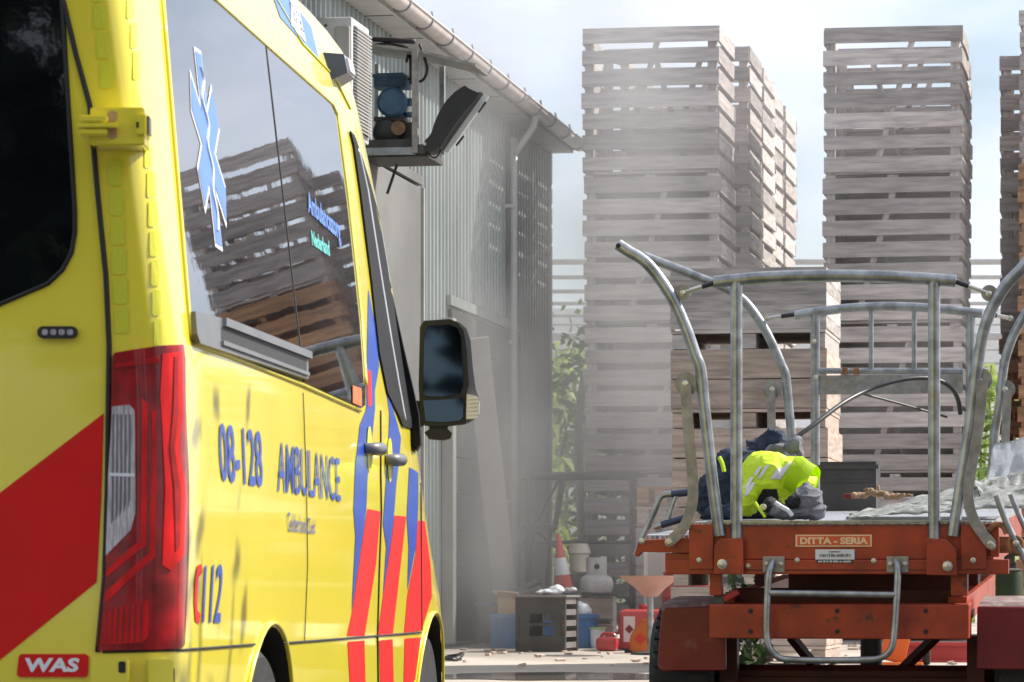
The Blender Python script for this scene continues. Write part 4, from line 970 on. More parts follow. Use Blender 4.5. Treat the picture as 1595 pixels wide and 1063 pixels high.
ve = obj('vest_cloth', blob([E(1200, 752, A0+.05, 46, 46, 48, hb), E(1228, 750, A0+.05, 34, 42, 40, hb, .5), E(1168, 775, A0, 20, 40, 32, hb, .3), E(1192, 735, A0+.1, 40, 40, 34, hb), E(1258, 752, A0+.02, 14, 34, 16, hb, .7)], .007, .0060, 9), 'hivis', hv, smooth=True)
k7 = (tr(1300, 800, A0)-tr(1301, 800, A0)).length
bm = new(); c0, c1 = tr(1236, 742, A0)-hb, tr(1266, 752, A0-.03)-hb
tube(bm, [c0, c0.lerp(c1, .6), c1], lambda t: k7*(34-8*t), 28, 4, False); bmesh.ops.solidify(bm, geom=bm.faces[:], thickness=.006)
for v in bm.verts: v.co += Vector((0, 0, .006*math.sin(v.co.y*60)+.004*math.sin(v.co.x*70)))
obj('sleeve', bm, 'hivis', hv, smooth=60)
def drape(name, poly, m, parent, base, surf, off=.006, sub=4):  # lay a flat patch on the cloth by dropping it along the depth axis
    bmv = bmesh.new(); bmv.from_mesh(surf.data)
    from mathutils.bvhtree import BVHTree
    bv = BVHTree.FromBMesh(bmv); bmv.free()
    bm = new(); cs = [tr(x, y, A0-.4) for x, y in poly]; bm.faces.new([bm.verts.new(c) for c in cs])
    bmesh.ops.triangulate(bm, faces=bm.faces[:]); bmesh.ops.subdivide_edges(bm, edges=bm.edges[:], cuts=sub, use_grid_fill=True)
    bmesh.ops.triangulate(bm, faces=bm.faces[:])
    for v in bm.verts:
        dd = (v.co-CAML).normalized(); h = bv.ray_cast(v.co-base, dd, 3)
        v.co = (h[0]-dd*off) if h[0] is not None else (tr(*proj(TMW @ v.co), A0)-base)
    bmesh.ops.delete(bm, geom=[f for f in bm.faces if f.calc_area() > .004], context='FACES')
    return obj(name, bm, m, parent, smooth=True)
drape('silver_band', [(1199, 746), (1211, 730), (1220, 728), (1232, 718), (1240, 722), (1222, 738), (1216, 747)], 'reflective_tape', hv, hb, ve)
drape('silver_band', [(1174, 738), (1182, 727), (1188, 726), (1178, 742)], 'reflective_tape', hv, hb, ve)
drape('silver_band', [(1180, 744), (1194, 724), (1199, 724), (1184, 747)], 'reflective_tape', hv, hb, ve)
drape('silver_band', [(1160, 760), (1169, 742), (1174, 744), (1163, 766)], 'reflective_tape', hv, hb, ve)
drape('silver_band', [(1159, 770), (1172, 752), (1177, 752), (1166, 770), (1160, 775)], 'reflective_tape', hv, hb, ve)
drape('dark_panel', [(1188, 762), (1210, 762), (1213, 776), (1200, 800), (1184, 798), (1178, 782)], 'black_cloth', hv, hb, ve, .008)
cf = tr(1191, 790, A0-.20)-hb
obj('press_stud', lathe(new(), [(.017, 0), (.017, .008), (.012, .012)], 14, Matrix.Translation(cf+Vector((0, -.06, 0))) @ Matrix.Rotation(PI/2, 4, 'X')), 'bolt_steel', hv)
obj('edge_piping', T(loc([(1176, 782), (1183, 793), (1192, 806)], hb, A0-.27), .008, 6, 3), 'hivis', hv)
gj, gb = on_deck('work_trousers', 'crumpled grey black work trousers in front of the yellow vest', 'trousers', 1240, AJ-.35)
A1 = A0-.18
obj('cloth', blob([E(1258, 780, A1, 24, 26, 26, gb, .6), E(1240, 798, A1, 46, 26, 9, gb), E(1270, 796, A1, 18, 22, 12, gb), E(1215, 797, A1-.03, 26, 20, 12, gb, .4), E(1256, 768, A1+.02, 14, 16, 18, gb)], .006, .011, 8), 'grey_cloth', gj, smooth=True)
obj('black_lining', blob([E(1205, 792, A1-.02, 20, 18, 14, gb, .5), E(1236, 782, A1-.04, 12, 16, 14, gb, .6)], .006, .010, 16), 'black_cloth', gj, smooth=True)  # black cloth lumps among the grey folds
obj('cuff', T(loc([(1207, 783), (1218, 790), (1228, 796), (1234, 804)], gb, A1-.12), .011, 8, 4), 'tarp_white', gj, smooth=True)
# gloves
AG_ = 2.6
gl, glb = on_deck('work_gloves', 'pair of tan leather work gloves lying on the deck', 'gloves', 1355, AG_)
gl.location = TMW @ Vector((tr(1355, 780, AG_).x, AG_, zd+.003)); glb = TI @ gl.location
def glove(x, y, a, ang, cur, parent, base, k=1.0):
    kq = (tr(1300, 800, a)-tr(1301, 800, a)).length*k; o = tr(x, y, a)-base; ca, sa = math.cos(ang), math.sin(ang)
    def L(u, v, w): return o+Vector(((u*ca-v*sa)*kq, (u*sa+v*ca)*kq, w*kq))
    pr = [(L(0, 0, 6), (10*kq, 9*kq, 6*kq)), (L(-9, 0, 6), (7*kq, 8*kq, 6*kq)), (L(-17, 0, 6), (8*kq, 9*kq, 6*kq))]
    for f, ln in ((-6, 15), (-2, 18), (2.5, 17), (7, 13)):
        for t in range(6):
            u = 8+ln*t/5*.9; pr.append((L(u, f*(1+.08*t), 6+cur*math.sin(t/5*2.2)), (3.2*kq, 2.6*kq, 2.8*kq)))
    for t in range(5): pr.append((L(1+2.2*t, -9-2.2*t, 6+cur*.4*t), (3.2*kq, 3*kq, 3*kq)))
    obj('glove', blob(pr, .0035, .002, 30), 'glove_tan', parent, smooth=True)
zk = 0
glove(1345, 777, AG_, .3, 7, gl, glb, .85); glove(1366, 775, AG_+.1, 2.6, 9, gl, glb, .85); glove(1398, 779, AG_-.05, .1, 2, gl, glb, .9)
obj('cuff_label', B(tr(1321, 773, AG_)-glb, (.05, .05, .03), bev=.005), 'fender_red', gl)
# black crate at the far end
bc = tr(1325, 775, 3.7)
bx = thing('plastic_bin', 'black plastic bin standing at the far end of the trailer deck', 'bin', TMW @ Vector((bc.x, 3.7, zd+.002)), TQ)
kk = (tr(1300, 780, 3.5)-tr(1301, 780, 3.5)).length; bw, bh = 84*kk, 76*kk
for s in (-1, 1): obj('side_wall', B((s*bw/2, 0, bh/2), (.012, .34, bh)), 'crate_black', bx)
obj('front_wall', B((0, -.18, bh/2), (bw+.012, .012, bh)), 'crate_black', bx); obj('back_wall', B((0, .18, bh/2), (bw, .012, bh)), 'crate_black', bx); obj('bottom', B((0, 0, .008), (bw, .36, .012)), 'crate_black', bx)
obj('rim', B((0, -.19, bh-.03), (bw+.04, .02, .025)), 'crate_black', bx); obj('rib', B((0, -.189, bh*.6), (bw*.9, .01, .01)), 'crate_black', bx)
# crumpled sheets
def sheet(name, label, quad, a0, a1, m, nu=36, nv=20, amp=.03, sc=5, cat='tarpaulin', up=None, thick=.006):
    cs = [tr(x, y, a) for (x, y), a in zip(quad, (a0, a0, a1, a1))]
    base = Vector((sum(c.x for c in cs)/4, (a0+a1)/2, zd+.003))
    o = thing(name, label, cat, TMW @ base, TQ)
    bm = new(); g = []
    for i in range(nu+1):
        r_ = []
        for j in range(nv+1):
            u, v = i/nu, j/nv
            p = cs[0]*(1-u)*(1-v)+cs[1]*u*(1-v)+cs[3]*(1-u)*v+cs[2]*u*v
            if up: p = p+up(u, v)
            f = Vector((u*sc*1.8, v*sc, 1.3*len(label)))
            p = p+Vector((noise.noise(f)*amp*.8, noise.noise(f+Vector((5, 2, 1)))*amp, (abs(noise.noise(f+Vector((9, 7, 3))))+.4*noise.noise(f*2.7))*amp*1.4))
            p.z = max(p.z, zd+.006)
            r_.append(bm.verts.new(p-base))
        g.append(r_)
    for i in range(nu):
        for j in range(nv): bm.faces.new((g[i][j], g[i+1][j], g[i+1][j+1], g[i][j+1]))
    bmesh.ops.solidify(bm, geom=bm.faces[:], thickness=thick)
    obj('sheet', bm, m, o, smooth=True); return o, base
def hump(h, p0=.5): return lambda u, v: Vector((0, 0, h*math.sin(PI*v)*(u**p0)))
s1, sb = sheet('tarpaulin', 'dirty grey green tarpaulin spread from the deck middle towards the right side', [(1318, 808), (1610, 792), (1610, 745), (1330, 800)], .25, 1.5, 'tarp', amp=.022, sc=4, up=lambda u, v: Vector((0, 0, .11*math.sin(PI*min(1, v*1.0))*u**1.3)))
s2, sb2 = sheet('white_sheet', 'stiff pale white sheet rising at the right side of the deck', [(1530, 790), (1640, 790), (1640, 672), (1545, 695)], 1.3, 1.7, 'tarp_white', amp=.02, sc=2, cat='sheet')
s3, sb3 = sheet('folded_tarpaulin', 'folded cream tarpaulin edge above the right grab rail', [(1525, 775), (1615, 790), (1615, 732), (1500, 770)], .5, .9, 'tarp', amp=.02, sc=3, up=lambda u, v: Vector((0, 0, .06*math.sin(PI*v))), thick=.03)

# ------------------------------------------------------------------ clutter along the shed end
DC = 29.0
def base(x, d=DC, z=None):
    p = P(x, HZ, d); p.z = gz(d) if z is None else z; return p
def mpx(n, d=DC): return n*d/FPX
# black stacking crate
W_, H_, D_ = .37, .42, .40
cr = thing('stacking_crate', 'dark plastic folding crate standing open on the concrete', 'crate', base(852, 28.0), (0, 0, rad(-16)))
for s in (-1, 1):
    for k in range(5): obj('side_slat', B((s*W_/2, 0, .05+k*.085), (.018, D_, .045)), 'crate_lit' if s > 0 else 'crate_black', cr)  # right-hand slats coloured lighter to look sunlit
    obj('side_post', B((s*W_/2, -D_/2+.02, H_/2), (.03, .04, H_)), 'crate_black', cr); obj('side_post', B((s*W_/2, D_/2-.02, H_/2), (.03, .04, H_)), 'crate_black', cr)
    for zz, hh in ((.06, .12), (.21, .02), (.36, .13)): obj('panel', B((0, s*(D_/2-.01), zz), (W_-.03, .02, hh)), 'crate_black', cr)
    obj('panel_end', B((-W_/2+.06, s*(D_/2-.012), .2), (.08, .016, .3)), 'crate_black', cr); obj('panel_end', B((W_/2-.05, s*(D_/2-.012), .2), (.06, .016, .3)), 'crate_black', cr)
obj('top_rim', B((.01, 0, H_+.008), (W_+.04, D_+.03, .018), bev=.004), 'crate_lit', cr)
obj('bottom', B((0, 0, .012), (W_-.02, D_-.02, .016)), 'crate_black', cr)
# blue crates
def blue_crate(x, d, label, w=.30, h=.27, dd=.3, z=None):
    o = thing('blue_crate', label, 'crate', base(x, d), (0, 0, rad(-10)), 'blue plastic crates')
    for s in (-1, 1):
        obj('wall', B((s*(w/2-.008), 0, h/2), (.016, dd, h)), 'crate_blue', o); obj('wall', B((0, s*(dd/2-.008), h/2), (w-.034, .016, h)), 'crate_blue', o)
    obj('bottom', B((0, 0, .01), (w-.04, dd-.04, .014)), 'crate_blue', o)
    obj('rim', B((0, -dd/2-.008, h-.02), (w+.02, .016, .03)), 'crate_blue', o); obj('rim', B((w/2+.008, 0, h-.02), (.016, dd, .03)), 'crate_blue', o)
    for k in range(4): obj('rib', B((-w/2+.04+k*(w-.08)/3, -dd/2-.006, h/2-.02), (.012, .012, h-.06)), 'crate_blue', o)
    for k in range(3): obj('rib', B((w/2+.006, -dd/2+.06+k*.09, h/2-.02), (.012, .012, h-.06)), 'crate_blue', o)
blue_crate(792, 28.9, 'blue plastic crate left of the dark folding crate', w=.24)
blue_crate(898, 28.9, 'blue plastic crate right of the dark folding crate', w=.30)
blue_crate(852, 28.6, 'blue plastic crate seen through the slots of the dark folding crate', w=.22, h=.22)
# teal box behind, tan cardboard, dark boards, white sacks
o = thing('teal_box', 'dull teal plastic box by the shed wall behind the left blue crate', 'box', base(770, 30.0), (0, 0, rad(-10)))
obj('box_body', B((0, 0, .16), (.26, .3, .32), bev=.01), 'board_dark', o); obj('lid', B((0, 0, .335), (.28, .32, .03), bev=.006), 'crate_blue', o)
o = thing('cardboard_box', 'torn tan cardboard box resting on the left blue crate', 'box', base(797, 28.9, gz(28.9)+.275), (0, 0, rad(-14)))
obj('box_side', B((-.085, 0, .07), (.012, .22, .16), Matrix.Rotation(rad(-8), 4, 'Y')), 'cardboard', o); obj('box_front', B((0, -.11, .06), (.16, .01, .13)), 'cardboard', o); obj('box_side', B((.09, 0, .06), (.012, .22, .13), Matrix.Rotation(rad(12), 4, 'Y')), 'cardboard', o)
obj('flap', B((.0, -.13, .15), (.17, .012, .09), Matrix.Rotation(rad(55), 4, 'X') @ Matrix.Rotation(rad(10), 4, 'Y')), 'cardboard', o); obj('flap', B((-.11, 0, .16), (.08, .2, .01), Matrix.Rotation(rad(28), 4, 'Y')), 'cardboard', o); obj('box_back', B((0, .105, .06), (.16, .01, .13)), 'cardboard', o); obj('box_floor', B((0, 0, .004), (.18, .2, .006)), 'cardboard', o)
for i, (x, d, L, ang, lab) in enumerate(((815, 29.8, .42, 50, 'dark flat board leaning behind the cardboard box'), (838, 29.9, .40, 38, 'second dark board sloping behind the folding crate'), (806, 30.1, .5, 62, 'dark board nearest the shed wall in the heap'))):
    b_ = thing('dark_board', lab, 'board', base(x, d, gz(d)+.33), (0, rad(-ang+90-52), rad(-10)))
    obj('board', B((0, 0, .10), (L, .3, .03), bev=.004), 'board_dark', b_); obj('board_edge', B((0, -.152, .10), (L, .006, .034)), 'galvanised_flat', b_)
ob = thing('timber_bench', 'low timber trestle under the dark boards and sacks', 'bench', base(835, 30.0), (0, 0, rad(-10)))
obj('top', B((0, 0, .31), (.62, .34, .035)), 'wood_grey', ob)
for sx in (-1, 1):
    for sy in (-1, 1): obj('leg', B((sx*.27, sy*.13, .147), (.05, .05, .293)), 'wood_grey', ob)
def sack(x, d, z, parts, label, m='bag_white'):
    o = thing('white_sack', label, 'sack', base(x, d, z)); k = d/FPX
    obj('sack_cloth', blob([(Vector(((px_-x)*k, a, zz*k)), (rx*k, ry*k, rz*k)) for px_, zz, a, rx, ry, rz in parts], .012, .008, 12), m, o, smooth=True)
zt = gz(28.0)+.44
sack(865, 28.2, zt, [(858, 4, 0, 18, 20, 5), (868, 8, 0, 12, 16, 7), (848, 3, 0, 16, 14, 4)], 'white cloth lying on top of the dark folding crate')
sack(908, 28.9, gz(28.9)+.27, [(908, 4, 0, 14, 18, 13), (902, 10, 0, 9, 14, 10)], 'white sack bulging out of the right blue crate')
sack(880, 28.6, gz(28.6)+.45, [(884, 3, .1, 10, 10, 5), (893, 4, .1, 7, 8, 4)], 'grey cloth bundle behind the dark folding crate', 'tarp')
# traffic cone on the bench
zb_ = gz(30)+.33
cn = thing('traffic_cone', 'red and white traffic cone tilted slightly behind the crates', 'cone', base(877, 29.6, P(877, 916, 29.6).z), (0, rad(-5), 0))
H_ = mpx(84, 29.6)
def rc(t): return .082*(1-t)+.012*t
obj('cone_body', lathe(new(), [(rc(0), .0), (rc(.24), H_*.24)], 28, cap=False), 'cone_red', cn, smooth=True); obj('white_band', lathe(new(), [(rc(.24), H_*.24), (rc(.28)+.002, H_*.28), (rc(.55)+.002, H_*.55), (rc(.56), H_*.56)], 28, cap=False), 'white_film', cn, smooth=True)
obj('cone_tip', lathe(new(), [(rc(.56), H_*.56), (rc(1), H_), (.004, H_+.005)], 28, cap=False), 'cone_red', cn, smooth=True); obj('foot', B((0, 0, -.01), (.2, .2, .02), bev=.006), 'board_dark', cn)
st = thing('bin_stand', 'dark box carrying the traffic cone', 'box', base(880, 29.6), (0, 0, rad(-8)))
hh = P(877, 916, 29.6).z-.02-gz(29.6)
obj('box_body', B((0, 0, hh*.46), (.22, .26, hh*.92), bev=.008), 'board_dark', st); obj('lid', B((0, 0, hh*.96), (.24, .28, hh*.078), bev=.006), 'board_dark', st)
# gas bottle on a timber crate
ztop = P(928, 926, 29.3).z
tb = thing('timber_crate', 'low timber crate carrying the gas bottle', 'crate', base(932, 29.3), (0, 0, rad(-8)))
hc = ztop-gz(29.3)-.012
for k, zz in enumerate((.25, .75)): obj('plank', B((0, -.14, hc*zz), (.25, .02, hc*.40)), 'wood_pale', tb); obj('plank', B((0, .14, hc*zz), (.25, .02, hc*.40)), 'wood_pale', tb)
for s in (-1, 1): obj('end_board', B((s*.125, 0, hc/2), (.02, .25, hc)), 'wood_grey', tb)
obj('lid_board', B((0, 0, hc+.004), (.36, .32, .012)), 'board_dark', tb)
gb_ = thing('gas_bottle', 'dirty white gas bottle with collar standing on the timber crate', 'gas bottle', base(929, 29.2, ztop), (0, 0, rad(20)))
obj('vessel', lathe(new(), [(.09, 0), (.125, .02), (.137, .06), (.137, .10), (.125, .135), (.09, .158), (.04, .165)], 32), 'bottle_grey', gb_, smooth=40)
bm = new(); R0 = .085
for k in range(26):
    if 8 <= k <= 11: continue
    a0, a1 = 2*PI*k/28, 2*PI*(k+1)/28
    v = [bm.verts.new((R0*math.cos(a), R0*math.sin(a), z)) for a, z in ((a0, .14), (a1, .14), (a1, .30), (a0, .30))]; bm.faces.new(v)
bmesh.ops.remove_doubles(bm, verts=bm.verts, dist=1e-5); bmesh.ops.solidify(bm, geom=bm.faces[:], thickness=.006)
obj('collar', bm, 'bottle_grey', gb_); obj('valve', lathe(new(), [(.02, .16), (.02, .22), (.035, .23), (.035, .25)], 14), 'steel_dark', gb_)
obj('foot_ring', lathe(new(), [(.10, -.0), (.105, .0), (.105, .02), (.10, .02)], 28), 'steel_dark', gb_)
hol = new(); lathe(hol, [(.022, 0), (.022, .004)], 16, Matrix.Translation((R0*math.cos(-1.9)*1.03, R0*math.sin(-1.9)*1.03, .225)) @ Matrix.Rotation(-1.9+PI/2, 4, 'Z') @ Matrix.Rotation(PI/2, 4, 'X')); obj('grip_hole', hol, 'black_gap', gb_)
# cream tub
tubz = P(900, 893, 30.0).z
tu = thing('cream_tub', 'cream plastic tub with flared rim behind the gas bottle', 'tub', base(902, 30.0, tubz))
hq = mpx(46, 30)
obj('tub_body', lathe(new(), [(.055, 0), (.075, .01), (.085, hq*.62), (.10, hq*.68), (.098, hq*.72), (.07, hq)], 28), 'cream', tu, smooth=40)
ts = thing('rack_shelf_box', 'dark tall box holding the cream tub', 'box', base(905, 30.05), (0, 0, rad(-8)))
hz2 = tubz-gz(30.05)-.004; obj('box_body', B((0, 0, hz2/2), (.2, .2, hz2), bev=.006), 'board_dark', ts); obj('front_panel', B((0, -.102, hz2*.55), (.16, .006, hz2*.7)), 'steel_dark', ts)
# steel rack with diagonal braces
DR = 30.2
rk = thing('steel_rack', 'dark steel tube rack frame standing before the leftmost crate tower', 'rack', base(900, DR)); k_ = DR/FPX
def rp_(x, y, a=0): q_ = P(x, y, DR); return Vector((q_.x-rk.location.x, a, q_.z-rk.location.z))
def rt_(name, x0, y0, x1, y1, r=.018, a=0): obj(name, T([rp_(x0, y0, a), rp_(x1, y1, a)], r, 6, 1), 'steel_dark', rk)
rt_('top_rail', 815, 741, 992, 741, .030); rt_('middle_rail', 815, 822, 865, 822, .016); rt_('lower_rail', 815, 845, 992, 845, .016)
for x in (824, 988): rt_('post', x, 742, x, 1000, .026)
for x in (824, 988): rt_('post', x, 742, x, 1000, .026, .5)
rt_('top_rail', 815, 741, 992, 741, .026, .5)
for p_ in ((872, 745, 838, 812), (880, 745, 866, 826), (874, 748, 862, 830), (836, 828, 878, 862), (884, 852, 916, 878), (858, 826, 850, 930)): rt_('brace', *p_, .014, .02)
# pale drum edge behind the rack, leaning pole cap
# red fuel tank with label, jugs, cans
ft = thing('fuel_tank', 'red plastic fuel tank with hazard label beside the trailer wheel', 'fuel tank', base(1003, 28.3), (0, 0, rad(-4)))
obj('tank_body', B((0, 0, .16), (.40, .30, .32), bev=.05), 'tank_red', ft, smooth=40); obj('cap', lathe(new(), [(.04, .31), (.045, .35), (.04, .36)], 16), 'jug_red', ft)
obj('label_plate', B((-.11, -.152, .165), (.09, .004, .20)), 'hazard_label', ft); obj('diamond', B((-.11, -.1555, .165), (.05, .003, .05), Matrix.Rotation(PI/4, 4, 'Y')), 'fender_red', ft)
oc = thing('jerrycan', 'orange jerrycan standing on the concrete next to the trailer tyre', 'jerrycan', base(1004, 27.6), (0, 0, rad(-12)))
bm = prism(new(), [(-.10, 0), (.10, 0), (.11, .12), (.10, .2), (.05, .27), (.0, .27), (-.06, .20), (-.11, .12)], lambda u, v, o: Vector((u, o, v)), -.07, .07); bmesh.ops.bevel(bm, geom=bm.edges[:], offset=.015, segments=2, affect='EDGES')
obj('can_body', bm, 'can_orange', oc, smooth=40); obj('spout', T([(.03, 0, .26), (.07, 0, .30)], .02, 10, 1), 'black_plastic', oc); obj('hazard_mark', B((-.02, -.073, .11), (.07, .003, .07), Matrix.Rotation(PI/4, 4, 'Y')), 'cone_red', oc); obj('foot_pad', B((-.09, 0, .012), (.12, .1, .03), bev=.008), 'black_plastic', oc)
jg = thing('red_jug', 'small glossy red plastic jug on the concrete', 'jug', base(946, 28.0), (0, 0, rad(-10)))
obj('jug_body', B((0, 0, .055), (.17, .12, .11), bev=.03), 'jug_red', jg, smooth=40); obj('handle', T([(-.05, 0, .10), (-.03, 0, .135), (.04, 0, .135), (.07, 0, .10)], .012, 8, 4), 'jug_red', jg); obj('cap', lathe(new(), [(.02, .0), (.02, .03)], 12, Matrix.Translation((.075, 0, .10))), 'white_film', jg)
jg = thing('red_jug', 'second red jug half hidden behind the small glossy one', 'jug', base(972, 28.6), (0, 0, rad(-10)))
obj('jug_body', B((0, 0, .07), (.15, .12, .14), bev=.03), 'jug_red', jg, smooth=40); obj('cap', lathe(new(), [(.02, .0), (.02, .03)], 12, Matrix.Translation((.02, 0, .135))), 'jug_red', jg)
bk = thing('green_bucket', 'translucent green bucket right of the blue crate', 'bucket', base(931, 28.7))
obj('bucket_body', lathe(new(), [(.045, 0), (.055, .02), (.062, .16), (.058, .16), (.05, .02)], 24), 'film_white', bk, smooth=40); obj('rim', T([(.062*math.cos(2*PI*k/16), .062*math.sin(2*PI*k/16), .16) for k in range(17)], .008, 6, 1), 'green_plastic', bk)
# tractor seat on a post
ds = 27.2; zs = P(1015, 897, ds).z
se = thing('seat_stool', 'faded pink metal seat pan on a steel post left of the trailer', 'stool', base(1013, ds))
hs_ = zs-gz(ds); rs = mpx(49, ds)
obj('seat_pan', lathe(new(), [(.03, hs_-mpx(33, ds)), (rs*.22, hs_-mpx(33, ds)), (rs*.50, hs_-mpx(19, ds)), (rs*.95, hs_-.012), (rs, hs_), (rs*.97, hs_), (rs*.5, hs_-mpx(14, ds)), (.01, hs_-mpx(22, ds))], 36), 'seat_pink', se, smooth=40)
obj('post', T([(0, 0, .02), (0, 0, hs_-mpx(30, ds))], .024, 14, 1), 'galvanised', se, smooth=40); obj('base_plate', lathe(new(), [(.15, 0), (.15, .015), (.03, .03)], 24), 'steel_dark', se)
# red drum and white box behind the trailer's left side
rd = thing('red_drum', 'red plastic drum behind the left end of the trailer', 'drum', base(1078, 28.6)); hd = P(1078, 893, 28.6).z-gz(28.6)
obj('drum_body', lathe(new(), [(.22, 0), (.24, .02), (.24, hd*.3), (.25, hd*.33), (.24, hd*.36), (.24, hd*.66), (.25, hd*.69), (.24, hd*.72), (.23, hd*.97), (.21, hd)], 36), 'tank_red', rd, smooth=40); obj('lid_ring', T([(.225*math.cos(2*PI*k/24), .225*math.sin(2*PI*k/24), hd) for k in range(25)], .012, 6, 1), 'tank_red', rd)
wb = thing('white_cabinet', 'pale grey cabinet behind the trailer side shelf', 'cabinet', base(1026, 29.0), (0, 0, rad(-8))); hw_ = P(1026, 853, 29).z-gz(29)
obj('case', B((0, 0, hw_/2), (.22, .25, hw_), bev=.006), 'ac_white', wb); obj('door', B((.01, -.128, hw_*.55), (.17, .008, hw_*.8)), 'ac_grey', wb); obj('handle', B((.07, -.136, hw_*.6), (.012, .012, .08)), 'steel_dark', wb)
# things seen under the trailer
wt = thing('white_tub', 'white round tub on the ground under the trailer', 'tub', base(1232, 25.8)); obj('tub_body', lathe(new(), [(.09, 0), (.13, .03), (.135, .10), (.14, .11), (.13, .11), (.12, .03)], 28), 'film_white', wt, smooth=40); obj('band', lathe(new(), [(.1365, .06), (.1365, .08)], 28, cap=False), 'ac_grey', wt)
pj = thing('orange_hand_truck', 'orange steel hand truck parked beyond the trailer', 'hand truck', base(1400, 25.0), (0, 0, rad(-8)))
obj('frame_plate', B((0, 0, .25), (.18, .05, .46), Matrix.Rotation(rad(12), 4, 'Y'), bev=.01), 'can_orange', pj); obj('toe_plate', B((0, -.12, .012), (.34, .26, .016)), 'can_orange', pj)
for s in (-1, 1): obj('wheel', lathe(new(), [(.03, -.02), (.08, -.025), (.085, 0), (.08, .025), (.03, .02)], 20, Matrix.Translation((s*.19, .05, .085)) @ Matrix.Rotation(PI/2, 4, 'Y')), 'rubber', pj, smooth=40)
rb = thing('red_beam', 'red steel beam lying on the ground beyond the trailer', 'beam', base(1455, 25.6), (0, 0, rad(-9))); obj('flange', B((0, 0, .13), (.55, .1, .025)), 'tank_red', rb); obj('web', B((0, 0, .068), (.55, .03, .1)), 'tank_red', rb); obj('foot', B((0, 0, .009), (.55, .1, .018)), 'tank_red', rb)
hd_ = thing('hose_loop', 'yellow hose loop on the ground under the trailer', 'hose', base(1320, 25.2)); obj('hose', T([(.12*math.cos(a), .1*math.sin(a), .012) for a in [2*PI*k/14 for k in range(15)]], .009, 6, 3), 'can_orange', hd_, smooth=True)
cl = thing('cable_coil', 'loop of black cable on the concrete beside the ambulance front wheel', 'cable', base(703, 26.0)); k = 26/FPX
obj('cable', T([(-.2, 0, .015), (-.06, -.2, .02), (.05, -.25, .02), (.085, 0, .05), (.03, .25, .03), (-.08, .2, .02), (-.1, -.1, .015), (.0, -.32, .012), (.07, -.2, .012)], .012, 8, 6), 'black_plastic', cl, smooth=True)
# right behind the trailer: green drum, grey pole
gd = thing('green_drum', 'dark green drum at the right edge beyond the trailer', 'drum', base(1572, 26.5)); obj('drum_body', lathe(new(), [(.09, 0), (.10, .02), (.10, .25), (.104, .27), (.10, .29), (.10, .62), (.09, .64)], 28), 'leaf_dark', gd, smooth=40); obj('lid', lathe(new(), [(.095, .64), (.10, .65), (.06, .66)], 28), 'steel_dark', gd)
# chips of wood and small stones swept about the clutter
bm = new(); rr = random.Random(91)
for k in range(150):
    x, y = rr.uniform(-1.2, 3.6), rr.triangular(23.5, 30.5, 28.5); s_ = rr.uniform(.012, .04)
    box(bm, (x, y, gz(y)+.004+s_*.2), (s_*rr.uniform(1, 3), s_, s_*.5), Matrix.Rotation(rr.uniform(0, 3), 4, 'Z') @ Matrix.Rotation(rr.uniform(-.3, .3), 4, 'X'))
o = obj('debris', bm, 'wood_pale'); tag(o, 'wood chips and small stones scattered over the concrete', None, None, 'stuff')
# weeds hanging under the deck
def leaves(n, fn, size, asp=1.8, seed=0, droop=0):
    rr = random.Random(seed); vs = []; fs = []
    for _ in range(n):
        p = Vector(fn(rr)); a = Vector((rr.gauss(0, 1), rr.gauss(0, 1), rr.gauss(0, .6)-droop)).normalized(); b_ = a.orthogonal().normalized(); b_.rotate(Quaternion(a, rr.uniform(0, 6.3)))
        s = size*rr.uniform(.6, 1.4); nrm = a.cross(b_)
        L = s*asp; i = len(vs)
        vs += [p-a*L*.5, p-b_*s*.5+nrm*s*.12, p+b_*s*.5+nrm*s*.12, p+a*L*.5]
        fs += [(i, i+1, i+3, i+2)]
    me = bpy.data.meshes.new('leaves'); me.from_pydata([tuple(v) for v in vs], [], fs); return me
def leafobj(name, me, m, parent): me.materials.append(M(m)); return obj(name, me, None, parent)
wd_ = thing('weed_plant', 'green weeds growing behind the left end of the trailer chassis', 'plant', base(1165, 21.9)); hq = P(1165, 900, 21.9).z-gz(21.9)
leafobj('foliage', leaves(260, lambda r: (r.gauss(0, .09), r.gauss(0, .15), r.uniform(.05, hq)), .05, 1.7, 5), 'leaf_dark', wd_); obj('stem', T([(0, 0, 0), (.02, 0, hq*.5), (-.01, 0, hq*.9)], .008, 6, 3), 'bark', wd_)

# ------------------------------------------------------------------ plants and greenhouse beyond
def maize(x, d, h, seed, label):
    rr = random.Random(seed); o = thing('tall_plant', label, 'plant', base(x, d), (0, 0, rr.uniform(0, 6)), 'tall leafy plants beyond the shed')
    obj('stem', T([(0, 0, 0), (rr.uniform(-.1, .1), 0, h*.5), (rr.uniform(-.1, .1), rr.uniform(-.1, .1), h)], lambda t: .03*(1-.7*t), 6, 3), 'leaf_maize', o)
    bm = new()
    for k in range(70):
        z = h*rr.uniform(.03, 1.0); a = rr.uniform(0, 2*PI); L = rr.uniform(.35, .75); wv = rr.uniform(.03, .06)
        c = Vector((math.cos(a), math.sin(a), 0)); s = Vector((-c.y, c.x, 0)); pr = None
        for t in (0, .25, .5, .75, 1):
            p = Vector((0, 0, z))+c*L*t+Vector((0, 0, L*(.75*t-1.15*t*t))); w_ = wv*(1-t**2)+.003
            v = (bm.verts.new(p-s*w_), bm.verts.new(p+s*w_))
            if pr: bm.faces.new((pr[0], pr[1], v[1], v[0]))
            pr = v
    obj('leaves', bm, 'leaf_maize' if seed % 3 else 'leaf_light', o)
ww = ['directly beside the shed corner', 'between shed corner and crate tower', 'just left of the crate tower', 'behind the grey tower edge', 'far behind the shed corner', 'far behind the gap by the tower']
